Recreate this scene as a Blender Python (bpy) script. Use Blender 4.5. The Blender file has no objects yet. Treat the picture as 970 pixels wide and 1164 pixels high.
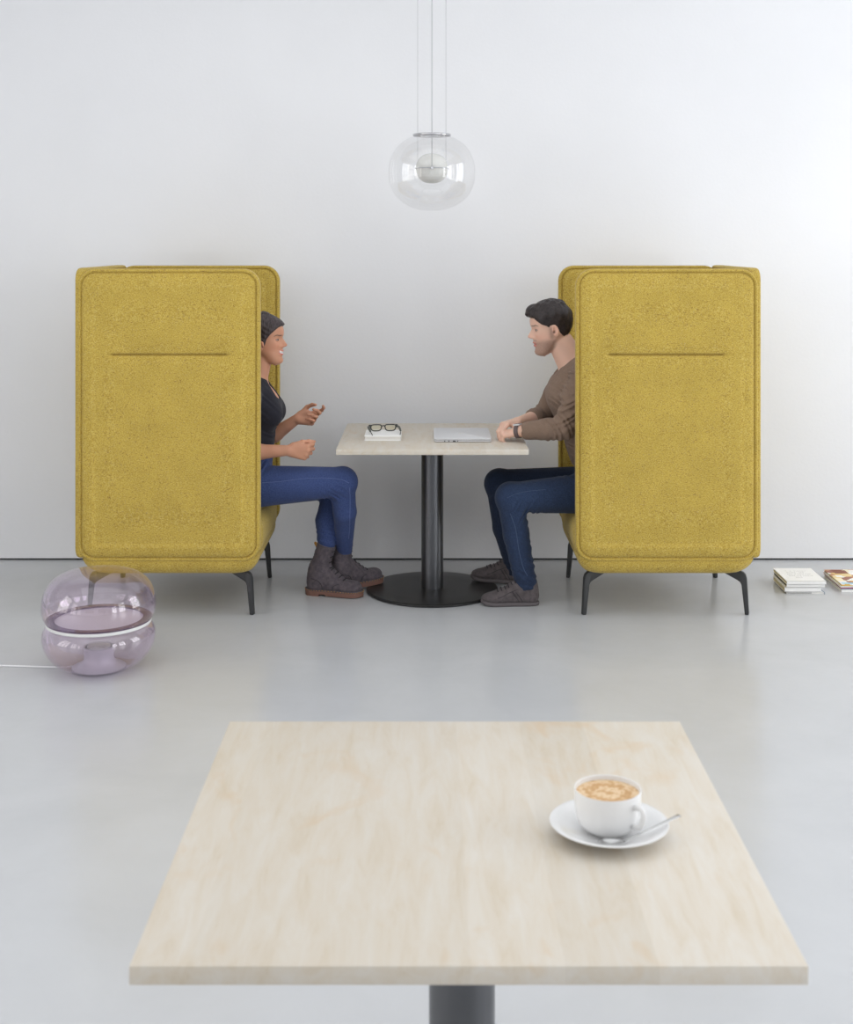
import bpy, bmesh, math
import numpy as np
from mathutils import Vector, Matrix
from mathutils.bvhtree import BVHTree
C = bpy.context.scene.collection
PI = math.pi
R = math.radians
VX, VY, F0, H = 486.0, 275.0, 1524.0, 1.637      # how the photograph was taken: vanishing point, focal length, eye height

def P(px, py, Y):                                 # a measured photo point at depth Y, in metres
    return np.array([(px-VX)*Y/F0, Y, H-(py-VY)*Y/F0])

# ------------------------------------------------------------------ materials
def s2l(c):
    return tuple(((v/255)/12.92 if v/255 <= .04045 else (((v/255)+.055)/1.055)**2.4) for v in c) + (1.0,)

def mat(name, col=(128,128,128), rough=.5, metal=0.0, spec=.5, **kw):
    m = bpy.data.materials.new(name); m.use_nodes = True
    b = m.node_tree.nodes['Principled BSDF']
    b.inputs['Base Color'].default_value = s2l(col)
    b.inputs['Roughness'].default_value = rough
    b.inputs['Metallic'].default_value = metal
    b.inputs['Specular IOR Level'].default_value = spec
    for k, v in kw.items(): b.inputs[k.replace('_', ' ')].default_value = v
    return m

def nd(m, t, **kw):
    n = m.node_tree.nodes.new(t)
    for k, v in kw.items():
        if k in n.inputs: n.inputs[k].default_value = v
        else: setattr(n, k, v)
    return n

def lk(m, a, b): m.node_tree.links.new(a, b)
def bsdf(m): return m.node_tree.nodes['Principled BSDF']

def ramp(m, fac, stops):
    r = nd(m, 'ShaderNodeValToRGB')
    el = r.color_ramp.elements
    while len(el) < len(stops): el.new(.5)
    for e, (p, c) in zip(el, stops): e.position = p; e.color = s2l(c)
    lk(m, fac, r.inputs['Fac']); return r

def mixc(m, fac, a, b, mode='MIX'):
    n = nd(m, 'ShaderNodeMix', data_type='RGBA', blend_type=mode)
    if hasattr(fac, 'is_linked'): lk(m, fac, n.inputs[0])
    else: n.inputs[0].default_value = fac
    for v, i in ((a, 6), (b, 7)):
        if hasattr(v, 'is_linked'): lk(m, v, n.inputs[i])
        else: n.inputs[i].default_value = v
    return n.outputs[2]

def coords(m, scale=(1,1,1), which='Object'):
    t = nd(m, 'ShaderNodeTexCoord'); mp = nd(m, 'ShaderNodeMapping')
    mp.inputs['Scale'].default_value = scale
    lk(m, t.outputs[which], mp.inputs['Vector']); return mp.outputs['Vector']

def noise(m, vec, scale, detail=3, rough=.5, dist=0.0):
    n = nd(m, 'ShaderNodeTexNoise'); n.inputs['Scale'].default_value = scale
    n.inputs['Detail'].default_value = detail; n.inputs['Roughness'].default_value = rough
    n.inputs['Distortion'].default_value = dist
    lk(m, vec, n.inputs['Vector']); return n.outputs['Fac']

def bump(m, h, strength=.3, dist=.002):
    b = nd(m, 'ShaderNodeBump'); b.inputs['Strength'].default_value = strength
    b.inputs['Distance'].default_value = dist
    lk(m, h, b.inputs['Height']); lk(m, b.outputs['Normal'], bsdf(m).inputs['Normal'])

M = {}
m = M['wall'] = mat('white_wall_paint', (239,240,243), .85, spec=.2)
v = coords(m); n = noise(m, v, 60, 4); bump(m, n, .25, .002)
lk(m, ramp(m, noise(m, v, 1.3, 4), [(.3,(237,238,241)),(.7,(241,242,245))]).outputs[0], bsdf(m).inputs['Base Color'])
m = M['floor'] = mat('grey_resin_floor', (189,192,196), .2, spec=.5)
v = coords(m); n = noise(m, v, 2.2, 6, .6, .4)
lk(m, ramp(m, n, [(.3,(191,193,196)),(.7,(198,200,203))]).outputs[0], bsdf(m).inputs['Base Color'])
rr = nd(m, 'ShaderNodeMapRange'); rr.inputs['To Min'].default_value = .16; rr.inputs['To Max'].default_value = .26
lk(m, n, rr.inputs['Value']); lk(m, rr.outputs[0], bsdf(m).inputs['Roughness'])
bump(m, noise(m, v, 18, 3), .12, .003)
M['gap'] = mat('gap_shade', (40,40,40), .8)
M['ceiling'] = mat('ceiling_white', (240,240,240), .9)

def fabric():
    m = mat('mustard_wool_felt', (200,178,80), .95, spec=.15)
    bsdf(m).inputs['Sheen Weight'].default_value = .15
    bsdf(m).inputs['Sheen Roughness'].default_value = .5
    v = coords(m)
    n1 = noise(m, v, 230, 3, .6)
    base = ramp(m, n1, [(.30,(158,128,56)),(.44,(188,160,72)),(.58,(200,174,86)),(.72,(212,194,126))]).outputs[0]
    v2 = coords(m, (1,1,2.2)); n2 = noise(m, v2, 125, 2, .6, .3)
    f2 = ramp(m, n2, [(.60,(0,0,0)),(.67,(225,225,225))]).outputs[0]
    c = mixc(m, f2, base, s2l((128,96,56)))
    v3 = coords(m, (2.0,1,1)); n3 = noise(m, v3, 170, 2, .5, .2)
    f3 = ramp(m, n3, [(.64,(0,0,0)),(.72,(190,190,190))]).outputs[0]
    c = mixc(m, f3, c, s2l((168,154,128)))
    big = ramp(m, noise(m, v, 9, 3), [(.3,(236,236,236)),(.7,(255,255,255))]).outputs[0]
    c = mixc(m, .6, c, big, 'MULTIPLY')
    lk(m, c, bsdf(m).inputs['Base Color'])
    bump(m, noise(m, v, 220, 3), .5, .002)
    return m
M['fabric'] = fabric()
M['seam'] = mat('mustard_seam_shadow_thread', (150,122,45), .95)
M['legs'] = mat('anthracite_powder_coat', (52,53,54), .45)
m = M['pole'] = mat('brushed_dark_steel', (98,99,102), .3, metal=.85)
bump(m, noise(m, coords(m, (60,60,.6)), 12, 2), .06, .001)
m = M['disc'] = mat('dark_base_plate', (44,44,44), .33, metal=.3)

def maple():
    m = mat('pale_maple', (226,214,198), .45, spec=.4)
    v = coords(m, (1,.16,1))
    g = noise(m, v, 34, 6, .68, .5)
    c = ramp(m, g, [(.25,(202,189,168)),(.45,(210,201,187)),(.62,(213,207,197)),(.8,(216,211,204))]).outputs[0]
    v2 = coords(m, (1.0,.55,1)); kn = noise(m, v2, 9, 3, .5, 1.2)
    kf = ramp(m, kn, [(.60,(0,0,0)),(.78,(190,190,190))]).outputs[0]
    c = mixc(m, kf, c, s2l((206,176,136)))
    tc = nd(m, 'ShaderNodeTexCoord'); sx = nd(m, 'ShaderNodeSeparateXYZ'); lk(m, tc.outputs['Object'], sx.inputs[0])
    st = nd(m, 'ShaderNodeMath', operation='MULTIPLY'); lk(m, sx.outputs[0], st.inputs[0]); st.inputs[1].default_value = 8.5
    fl = nd(m, 'ShaderNodeMath', operation='FLOOR'); lk(m, st.outputs[0], fl.inputs[0])
    wn = nd(m, 'ShaderNodeTexWhiteNoise', noise_dimensions='1D'); lk(m, fl.outputs[0], wn.inputs['W'])
    tone = ramp(m, wn.outputs['Value'], [(0,(246,245,243)),(1,(255,255,255))]).outputs[0]
    c = mixc(m, 1.0, c, tone, 'MULTIPLY')
    lk(m, c, bsdf(m).inputs['Base Color'])
    bump(m, noise(m, coords(m, (1,.08,1)), 140, 3), .05, .001)
    return m
M['maple'] = maple()
M['maple_edge'] = mat('maple_edge_band', (224,213,196), .5)

def thin_glass(name, tint, gloss=(1,1,1), ior=1.45, add=0.0):
    m = bpy.data.materials.new(name); m.use_nodes = True; nt = m.node_tree
    nt.nodes.clear()
    out = nt.nodes.new('ShaderNodeOutputMaterial'); t = nt.nodes.new('ShaderNodeBsdfTransparent'); g = nt.nodes.new('ShaderNodeBsdfGlossy')
    t.inputs[0].default_value = s2l(tint); g.inputs[0].default_value = s2l(tuple(255*x for x in gloss)); g.inputs['Roughness'].default_value = .015
    lw = nt.nodes.new('ShaderNodeLayerWeight'); lw.inputs['Blend'].default_value = .5      # facing: 0 head on, 1 at grazing angles
    pw = nt.nodes.new('ShaderNodeMath'); pw.operation = 'POWER'; pw.inputs[1].default_value = 4.2
    f0 = ((ior-1)/(ior+1))**2+add
    ad = nt.nodes.new('ShaderNodeMath'); ad.operation = 'MULTIPLY_ADD'; ad.inputs[1].default_value = .75*(1-f0); ad.inputs[2].default_value = f0
    mx = nt.nodes.new('ShaderNodeMixShader')
    nt.links.new(lw.outputs['Facing'], pw.inputs[0]); nt.links.new(pw.outputs[0], ad.inputs[0]); nt.links.new(ad.outputs[0], mx.inputs[0])
    nt.links.new(t.outputs[0], mx.inputs[1]); nt.links.new(g.outputs[0], mx.inputs[2]); nt.links.new(mx.outputs[0], out.inputs['Surface'])
    return m
M['clear'] = thin_glass('clear_blown_glass', (253,253,253), ior=1.3, add=.03)
M['lilac'] = thin_glass('lilac_blown_glass', (250,246,251), ior=1.4, add=.03)
M['lilac_dark'] = thin_glass('thick_lilac_glass', (196,180,202), ior=1.4)
M['lens'] = thin_glass('spectacle_lens', (254,254,247), ior=1.35)
M['opal'] = mat('opal_glass', (222,222,218), .25)
M['onyx'] = mat('white_stone_disc', (225,226,224), .35)
M['frost'] = mat('frosted_grey_lilac', (196,194,198), .4)
M['chrome'] = mat('polished_chrome', (200,200,203), .15, metal=1)
M['wire'] = mat('steel_wire', (176,178,182), .4, metal=.2)
M['cord'] = mat('white_cord', (236,236,238), .5)
M['china'] = mat('white_porcelain', (226,226,226), .2)
m = M['coffee'] = mat('latte_foam', (205,160,105), .5)
v = coords(m)
w = nd(m, 'ShaderNodeTexWave', wave_type='RINGS', rings_direction='Z'); w.inputs['Scale'].default_value = 11; w.inputs['Distortion'].default_value = 5.5; w.inputs['Detail'].default_value = 1; w.inputs['Detail Scale'].default_value = 12
lk(m, v, w.inputs['Vector'])
lk(m, ramp(m, w.outputs['Fac'], [(.15,(196,152,100)),(.55,(208,170,122)),(.9,(224,196,158))]).outputs[0], bsdf(m).inputs['Base Color'])
M['steel'] = mat('stainless_steel', (190,190,190), .2, metal=1)
M['alu'] = mat('silver_aluminium', (216,217,220), .5, metal=.1)
M['logo'] = mat('glossy_white_mark', (255,255,255), .2)
M['port'] = mat('port_black', (40,40,42), .5)
M['black'] = mat('glossy_black_acetate', (24,26,26), .25)
M['olive'] = mat('dark_olive_acetate', (54,56,44), .3)
M['paper'] = mat('white_paper', (248,248,247), .6)
m = M['pages'] = mat('page_edges', (226,224,218), .8)
lk(m, ramp(m, noise(m, coords(m, (1,1,400)), 3, 2), [(.3,(206,204,198)),(.6,(232,230,226))]).outputs[0], bsdf(m).inputs['Base Color'])
M['cream'] = mat('cream_pages', (214,206,172), .8)
M['dkcover'] = mat('dark_cover', (82,80,74), .6)
M['ink'] = mat('pale_grey_ink', (160,160,162), .7)
M['inkd'] = mat('dark_grey_ink', (90,90,96), .7)
M['pink'] = mat('pink_cover', (214,70,130), .6)
M['bluegrey'] = mat('blue_grey_cover', (150,160,172), .6)
m = M['maga'] = mat('printed_magazine_cover', (230,200,130), .4)
v = coords(m, (1,1,1)); vo = nd(m, 'ShaderNodeTexVoronoi', distance='CHEBYCHEV'); vo.inputs['Scale'].default_value = 21
lk(m, v, vo.inputs['Vector']); sp = nd(m, 'ShaderNodeSeparateColor'); lk(m, vo.outputs['Color'], sp.inputs[0])
r_ = ramp(m, sp.outputs[0], [(0,(150,84,54)),(.14,(238,214,150)),(.32,(250,248,244)),(.5,(226,190,104)),(.66,(186,128,80)),(.76,(248,236,200)),(.9,(240,240,240))]); r_.color_ramp.interpolation = 'CONSTANT'
lk(m, r_.outputs[0], bsdf(m).inputs['Base Color'])
M['skyblue'] = mat('light_blue_print', (160,206,226), .5)
M['brownprint'] = mat('brown_print', (138,78,52), .5)

def cloth(name, c1, c2, scale=300, bs=.3, stretch=(1,1,1), attr=False, sheen=.1):
    m = mat(name, c1, .9, spec=.15)
    bsdf(m).inputs['Sheen Weight'].default_value = sheen
    v = coords(m, stretch)
    c = ramp(m, noise(m, v, scale, 3, .6), [(.35,c1),(.65,c2)]).outputs[0]
    if attr:
        a = nd(m, 'ShaderNodeAttribute', attribute_name='Col')
        c = mixc(m, 1.0, c, a.outputs['Color'], 'MULTIPLY')
    lk(m, c, bsdf(m).inputs['Base Color'])
    w = noise(m, coords(m), 28, 4, .6, .8)
    bump(m, w, bs, .010)
    return m
M['denim_w'] = cloth('blue_stretch_denim', (54,68,112), (72,88,134), 260, .35, attr=True)
M['denim_m'] = cloth('dark_indigo_denim', (36,46,68), (50,64,90), 260, .4, attr=True)
M['stitch'] = mat('pale_blue_stitching', (96,112,156), .9)
M['stitch_m'] = mat('faded_indigo_stitching', (66,82,112), .9)
M['top_black'] = cloth('black_jersey', (38,38,46), (46,46,54), 300, .15)
M['shirt_brown'] = cloth('taupe_jersey', (124,104,90), (138,117,102), 300, .5, stretch=(1,1,3))
M['boot'] = cloth('charcoal_nubuck', (82,76,82), (98,90,94), 60, .5)
M['sneaker'] = cloth('grey_nubuck', (84,78,80), (98,91,92), 60, .25)
M['sneaker_sole'] = mat('grey_rubber', (92,86,88), .7)
M['bootsole'] = mat('brown_rubber_sole', (118,84,72), .6)
M['thread'] = mat('ochre_welt_stitch', (186,134,60), .7)
M['lace'] = mat('dark_lace', (44,42,46), .9)
M['strap'] = mat('taupe_watch_strap', (98,84,84), .7)
m = M['skin'] = mat('skin', (200,150,120), .48, spec=.35)
a = nd(m, 'ShaderNodeAttribute', attribute_name='Col')
lk(m, a.outputs['Color'], bsdf(m).inputs['Base Color'])
bsdf(m).inputs['Subsurface Weight'].default_value = .12
bsdf(m).inputs['Subsurface Radius'].default_value = (.6,.25,.12)
bsdf(m).inputs['Subsurface Scale'].default_value = .02
def hairm(name, c1, c2, st, tilt=0):
    m = mat(name, c1, .5, spec=.4)
    v = coords(m, st); m.node_tree.nodes['Mapping'].inputs['Rotation'].default_value = (0, R(tilt), 0)
    n = noise(m, v, 55 if tilt else 60, 1 if tilt else 4, .5, .2 if tilt else .5)
    lk(m, ramp(m, n, [(.3,c1),(.7,c2)]).outputs[0], bsdf(m).inputs['Base Color'])
    bump(m, n, .25 if tilt else .6, .003); return m
M['hair_w'] = hairm('dark_brown_hair', (30,24,26), (84,73,74), (5.5,1.2,.5), 33)  # lighter strand streaks in the colour stand in for gloss
M['hair_m'] = hairm('dark_short_hair', (30,25,26), (60,51,50), (1.2,2.5,1.2))

# ------------------------------------------------------------------ object helpers
def link(o, parent=None):
    C.objects.link(o)
    if parent is not None: o.parent = parent
    return o

def mesh_obj(name, verts, faces, material, parent=None, smooth=True, sharp=None, loc=None):
    me = bpy.data.meshes.new(name)
    me.from_pydata([tuple(map(float, q)) for q in verts], [], faces)
    me.materials.append(material); me.validate(); me.update()
    if smooth:
        me.shade_smooth()
        if sharp: me.set_sharp_from_angle(angle=R(sharp))
    o = bpy.data.objects.new(name, me)
    if loc is not None: o.location = loc
    return link(o, parent)

def bm_obj(name, bm, material, parent=None, smooth=True, sharp=35):
    me = bpy.data.meshes.new(name)
    bmesh.ops.recalc_face_normals(bm, faces=bm.faces)
    bm.to_mesh(me); bm.free()
    me.materials.append(material)
    if smooth:
        me.shade_smooth(); me.set_sharp_from_angle(angle=R(sharp))
    return link(bpy.data.objects.new(name, me), parent)

def empty(name, loc, rz=0.0):
    o = bpy.data.objects.new(name, None); o.location = loc; o.rotation_euler = (0,0,rz); o.empty_display_size = .1
    return link(o)

def tag(o, label, cat=None, group=None):
    o['label'] = label
    if cat: o['category'] = cat
    if group: o['group'] = group
    return o

def struct(o): o['kind'] = 'structure'; return o

def box_bm(bm, lo, hi, bev=0.0, seg=2, mtx=None):
    r = bmesh.ops.create_cube(bm, size=1.0)
    vs = r['verts']
    for q in vs:
        q.co = Vector([(lo[i]+hi[i])/2 + q.co[i]*(hi[i]-lo[i]) for i in range(3)])
    if bev > 0:
        es = list({e for q in vs for e in q.link_edges})
        rb = bmesh.ops.bevel(bm, geom=es, offset=bev, segments=seg, affect='EDGES', profile=.5)
        vs = list({q for f in rb['faces'] for q in f.verts} | {q for q in vs if q.is_valid})
    if mtx is not None: bmesh.ops.transform(bm, matrix=mtx, verts=vs)
    return vs

def box(name, lo, hi, material, parent=None, bev=0.0, mtx=None, seg=2):
    bm = bmesh.new(); box_bm(bm, lo, hi, bev, seg, mtx)
    return bm_obj(name, bm, material, parent)

def lathe(prof, n=64, closed=False):
    vs, fs = [], []
    for (r, z) in prof:
        for k in range(n):
            a = 2*PI*k/n; vs.append((r*math.cos(a), r*math.sin(a), z))
    m_ = len(prof)
    rng = range(m_) if closed else range(m_-1)
    for i in rng:
        j = (i+1) % m_
        for k in range(n):
            k2 = (k+1) % n
            fs.append((i*n+k, i*n+k2, j*n+k2, j*n+k))
    return vs, fs

def lathe_obj(name, prof, material, parent=None, n=64, closed=False, caps=False, loc=None, sharp=40):
    vs, fs = lathe(prof, n, closed)
    if caps:
        fs.append(tuple(range(n))[::-1]); fs.append(tuple((len(prof)-1)*n+k for k in range(n)))
    o = mesh_obj(name, vs, fs, material, parent, True, sharp, loc)
    return o

def smooth_path(pts, sub=6):
    pts = [np.array(p, float) for p in pts]; out = []
    q = [2*pts[0]-pts[1]] + pts + [2*pts[-1]-pts[-2]]
    for i in range(1, len(q)-2):
        for k in range(sub):
            t = k/sub
            out.append(.5*((2*q[i])+(-q[i-1]+q[i+1])*t+(2*q[i-1]-5*q[i]+4*q[i+1]-q[i+2])*t*t+(-q[i-1]+3*q[i]-3*q[i+1]+q[i+2])*t**3))
    out.append(pts[-1]); return out

def tube(pts, r, n=10, sub=6, closed=False, flat=None):
    path = smooth_path(pts, sub) if sub > 1 else [np.array(p, float) for p in pts]
    if closed: path = [np.array(p, float) for p in pts]
    m_ = len(path); vs, fs = [], []
    up = np.array([0,0,1.0]); prev = None
    for i, p in enumerate(path):
        a = path[(i-1) % m_] if (closed or i > 0) else p
        b = path[(i+1) % m_] if (closed or i < m_-1) else p
        t = b-a; t = t/(np.linalg.norm(t)+1e-9)
        if prev is None:
            u = np.cross(t, up)
            if np.linalg.norm(u) < .1: u = np.cross(t, [1,0,0])
        else: u = prev - t*np.dot(prev, t)
        u = u/np.linalg.norm(u); prev = u; w = np.cross(t, u)
        rr = r(i/(m_-1)) if callable(r) else r
        f = flat or 1.0
        for k in range(n):
            an = 2*PI*k/n; vs.append(p+u*math.cos(an)*rr+w*math.sin(an)*rr*f)
    L = m_ if closed else m_-1
    for i in range(L):
        j = (i+1) % m_
        for k in range(n):
            k2 = (k+1) % n; fs.append((i*n+k, i*n+k2, j*n+k2, j*n+k))
    if not closed:
        fs.append(tuple(range(n))[::-1]); fs.append(tuple((m_-1)*n+k for k in range(n)))
    return vs, fs

def tube_obj(name, pts, r, material, parent=None, n=10, sub=6, closed=False, flat=None):
    vs, fs = tube(pts, r, n, sub, closed, flat)
    return mesh_obj(name, vs, fs, material, parent, True)

def extrude_poly(name, pts2, t0, t1, to3, material, parent=None, bev=.002):
    bm = bmesh.new()
    a = [bm.verts.new(to3(p, t0)) for p in pts2]; b = [bm.verts.new(to3(p, t1)) for p in pts2]
    bm.faces.new(a[::-1]); bm.faces.new(b)
    for i in range(len(a)):
        j = (i+1) % len(a); bm.faces.new((a[i], a[j], b[j], b[i]))
    bmesh.ops.recalc_face_normals(bm, faces=bm.faces)
    if bev: bmesh.ops.bevel(bm, geom=list(bm.edges), offset=bev, segments=2, affect='EDGES', profile=.5)
    return bm_obj(name, bm, material, parent)

# ------------------------------------------------------------------ the room
XL, XR, YF, YB, ZC = -4.4, 4.4, -3.6, 6.90, 3.5
struct(box('floor', (XL-.3, YF-.3, -.1), (XR+.3, YB+.4, 0), M['floor']))
struct(box('wall_back', (XL-.3, YB, .009), (XR+.3, YB+.25, ZC), M['wall']))
struct(box('shadow_gap_back', (XL, YB+.012, 0), (XR, YB+.2, .0088), M['gap']))  # no baseboard: dark strip coloured in as the shade of the wall gap
WZ0, WZ1 = .15, 3.25
def side_wall(name, x0, x1, spans):
    bm = bmesh.new()
    box_bm(bm, (x0, YF, 0), (x1, YB, WZ0)); box_bm(bm, (x0, YF, WZ1), (x1, YB, ZC))
    ys = [YF] + [q for s in spans for q in s] + [YB]
    for i in range(0, len(ys), 2): box_bm(bm, (x0, ys[i], WZ0), (x1, ys[i+1], WZ1))
    return struct(bm_obj(name, bm, M['wall'], smooth=False))
SP = [(-2.6,-.8), (-.1,1.7), (2.4,4.2)]
side_wall('wall_left', XL-.25, XL, SP); SPR = [(-1.8,0), (.9,2.7), (4.4,6.3)]; side_wall('wall_right', XR, XR+.25, SPR)
bm = bmesh.new()
FS = [(-3.3,-.7), (.7,3.3)]; FZ0, FZ1 = .9, 3.2
box_bm(bm, (XL-.25, YF-.25, 0), (XR+.25, YF, FZ0)); box_bm(bm, (XL-.25, YF-.25, FZ1), (XR+.25, YF, ZC))
for a_, b_ in ((XL-.25, FS[0][0]), (FS[0][1], FS[1][0]), (FS[1][1], XR+.25)): box_bm(bm, (a_, YF-.25, FZ0), (b_, YF, FZ1))
struct(bm_obj('wall_front', bm, M['wall'], smooth=False))
# ceiling with a long unseen opening, added to light the room from above
bm = bmesh.new()
SK = (-2.6, 2.6, .2, 5.5)
box_bm(bm, (XL-.3, YF-.3, ZC), (SK[0], YB+.3, ZC+.2)); box_bm(bm, (SK[1], YF-.3, ZC), (XR+.3, YB+.3, ZC+.2))
box_bm(bm, (SK[0], YF-.3, ZC), (SK[1], SK[2], ZC+.2)); box_bm(bm, (SK[0], SK[3], ZC), (SK[1], YB+.3, ZC+.2))
struct(bm_obj('ceiling', bm, M['ceiling'], smooth=False))
M['winframe'] = mat('window_frame_grey', (190,192,194), .5)
k = 0
def area(name, loc, rot, sx, sy, power, col):
    l = bpy.data.lights.new(name, 'AREA'); l.shape = 'RECTANGLE'; l.size = sx; l.size_y = sy; l.energy = power; l.color = col
    o = bpy.data.objects.new(name, l); o.location = loc; o.rotation_euler = rot; return link(o)
PW_L, PW_R, PW_T, PW_FILL = 50, 84, 100, 5
for side, x, sg in (('l', XL, -1), ('r', XR, 1)):
    for (y0, y1) in (SP if side == 'l' else SPR):
        k += 1
        bm = bmesh.new(); fw = .05; xa, xb = sorted((x+sg*.06, x+sg*.13))
        box_bm(bm, (xa, y0, WZ0), (xb, y0+fw, WZ1)); box_bm(bm, (xa, y1-fw, WZ0), (xb, y1, WZ1))
        box_bm(bm, (xa, y0, WZ0), (xb, y1, WZ0+fw)); box_bm(bm, (xa, y0, WZ1-fw), (xb, y1, WZ1))
        for f in (1/3, 2/3):
            yc = y0+(y1-y0)*f; box_bm(bm, (xa, yc-.03, WZ0), (xb, yc+.03, WZ1))
        zc = WZ0+(WZ1-WZ0)*.72; box_bm(bm, (xa, y0, zc-.025), (xb, y1, zc+.025))
        struct(bm_obj('window_%d' % k, bm, M['winframe'], smooth=False))
        area('window_daylight', (x+sg*.2, (y0+y1)/2, (WZ0+WZ1)/2), (0, sg*R(90), 0), WZ1-WZ0, y1-y0,
             PW_L if side == 'l' else PW_R, (1.0,.975,.94) if side == 'l' else (.97,.985,1.0))
for (x0, x1) in FS:  # unseen windows and lamps behind the camera, added to boost frontal light
    k += 1; bm = bmesh.new(); ya, yb = YF-.13, YF-.06; fw = .05
    box_bm(bm, (x0, ya, FZ0), (x0+fw, yb, FZ1)); box_bm(bm, (x1-fw, ya, FZ0), (x1, yb, FZ1)); box_bm(bm, (x0, ya, FZ0), (x1, yb, FZ0+fw)); box_bm(bm, (x0, ya, FZ1-fw), (x1, yb, FZ1))
    for f in (1/3, 2/3): box_bm(bm, (x0+(x1-x0)*f-.03, ya, FZ0), (x0+(x1-x0)*f+.03, yb, FZ1))
    struct(bm_obj('window_%d' % k, bm, M['winframe'], smooth=False))
    area('window_daylight', ((x0+x1)/2, YF-.2, (FZ0+FZ1)/2), (R(90),0,0), x1-x0, FZ1-FZ0, PW_FILL, (1.0,.985,.97))
area('added_top_light', ((SK[0]+SK[1])/2, (SK[2]+SK[3])/2, ZC+.15), (0,0,0), SK[1]-SK[0], SK[3]-SK[2], PW_T, (.97,.985,1.0))  # overhead lamp added for its light; no such source in view

w = bpy.data.worlds.new('world'); bpy.context.scene.world = w; w.use_nodes = True
w.node_tree.nodes['Background'].inputs[0].default_value = (.92,.96,1,1)
w.node_tree.nodes['Background'].inputs[1].default_value = .12

# ------------------------------------------------------------------ booth chairs
def rrect_ring(W_, H_, r, d, bu, bv):
    """point of the ring at inset d for a boundary point (bu,bv) of the unit square"""
    w, h = W_-d, H_-d; rad = max(r-d, 0.0)
    x, z = bu*w, bv*h
    if rad > 0 and abs(x) > w-rad and abs(z) > h-rad:
        cx, cz = math.copysign(w-rad, x), math.copysign(h-rad, z)
        vx, vz = x-cx, z-cz; L = math.hypot(vx, vz)
        x, z = cx+vx/L*rad, cz+vz/L*rad
    return x, z

def pillow_panel(W_, H_, r, prof_f, prof_b, crease=None, n=60):
    """padded panel in local (u, v); thickness along w. prof: list of (inset, w). front w negative side"""
    ratio = H_/W_; nu, nv = n, int(n*ratio)
    us = np.sin(np.linspace(-PI/2, PI/2, nu+1))*.35+np.linspace(-1, 1, nu+1)*.65
    vs_ = np.sin(np.linspace(-PI/2, PI/2, nv+1))*.35+np.linspace(-1, 1, nv+1)*.65
    bnd = [(u, -1.0) for u in us[:-1]]+[(1.0, v) for v in vs_[:-1]]+[(u, 1.0) for u in us[:0:-1]]+[(-1.0, v) for v in vs_[:0:-1]]
    N = len(bnd); verts = []; faces = []
    def ring(d, wv):
        st = len(verts)
        for (bu, bv) in bnd:
            x, z = rrect_ring(W_, H_, r, d, bu, bv); verts.append([x, z, wv])
        return st
    def side(prof, flip):
        prev = None; first = None
        for (d, wv) in prof:
            st = ring(d, wv)
            if first is None: first = st
            if prev is not None:
                for i in range(N):
                    j = (i+1) % N; q = (prev+i, prev+j, st+j, st+i)
                    faces.append(q[::-1] if flip else q)
            prev = st
        d = prof[-1][0]; st = len(verts); sgn = 1 if flip else -1
        for b in vs_:
            for a in us:
                x, z = a*(W_-d), b*(H_-d)
                e = min(1, 3.0*(1-abs(a)))*min(1, 3.0*(1-abs(b)))
                wv = prof[-1][1] + sgn*.006*e*(1 if crease is not None else .5)
                if crease is not None:
                    (cx0, cx1, cz) = crease
                    dz = abs(z-cz)
                    wx = min(1, max(0, (x-cx0)/.03))*min(1, max(0, (cx1-x)/.03))
                    wv -= sgn*wx*(.010*math.exp(-(dz/.006)**2)+.005*math.exp(-(dz/.03)**2))
                verts.append([x, z, wv])
        nn = nu+1
        for j in range(nv):
            for i in range(nu):
                q = (st+j*nn+i, st+j*nn+i+1, st+(j+1)*nn+i+1, st+(j+1)*nn+i)
                faces.append(q[::-1] if flip else q)
        # weld inner ring to grid border
        idx = [i for i in range(nu)]+[j*nn+nu for j in range(nv)]+[nv*nn+i for i in range(nu, 0, -1)]+[j*nn for j in range(nv, 0, -1)]
        for i in range(N):
            j = (i+1) % N; q = (prev+i, prev+j, st+idx[j], st+idx[i])
            faces.append(q[::-1] if flip else q)
        return first
    # refine rows near the crease
    if crease is not None:
        cz = crease[2]/(H_-r)
        extra = [cz+k_*.0035 for k_ in range(-9, 10)]
        vs_ = np.array(sorted([v_ for v_ in vs_ if abs(v_-cz) > .04]+extra)); nv = len(vs_)-1
        bnd = [(u, -1.0) for u in us[:-1]]+[(1.0, v_2) for v_2 in vs_[:-1]]+[(u, 1.0) for u in us[:0:-1]]+[(-1.0, v_2) for v_2 in vs_[:0:-1]]
        N = len(bnd)
    a = side(prof_f, False); b = side(prof_b, True)
    for i in range(N):
        j = (i+1) % N; faces.append((b+i, b+j, a+j, a+i))
    return verts, faces

def ring_loft(levels, n=12, bulge=None):
    """levels: (z, hx, hy, r, cx) rounded rectangles in plan, stacked"""
    vs, fs = [], []; seg = n; cnt = None
    for (z, hx, hy, r, cx) in levels:
        ring = []
        for (sx, sy, a0) in ((1,1,0), (-1,1,90), (-1,-1,180), (1,-1,270)):
            for k_ in range(seg+1):
                a = R(a0+90*k_/seg)
                ring.append((cx+sx*(hx-r)+r*math.cos(a), sy*(hy-r)+r*math.sin(a), z))
        cnt = len(ring); vs += ring
    for i in range(len(levels)-1):
        for k_ in range(cnt):
            k2 = (k_+1) % cnt
            fs.append((i*cnt+k_, i*cnt+k2, (i+1)*cnt+k2, (i+1)*cnt+k_))
    fs.append(tuple(range(cnt))[::-1]); fs.append(tuple((len(levels)-1)*cnt+k_ for k_ in range(cnt)))
    return vs, fs

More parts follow.
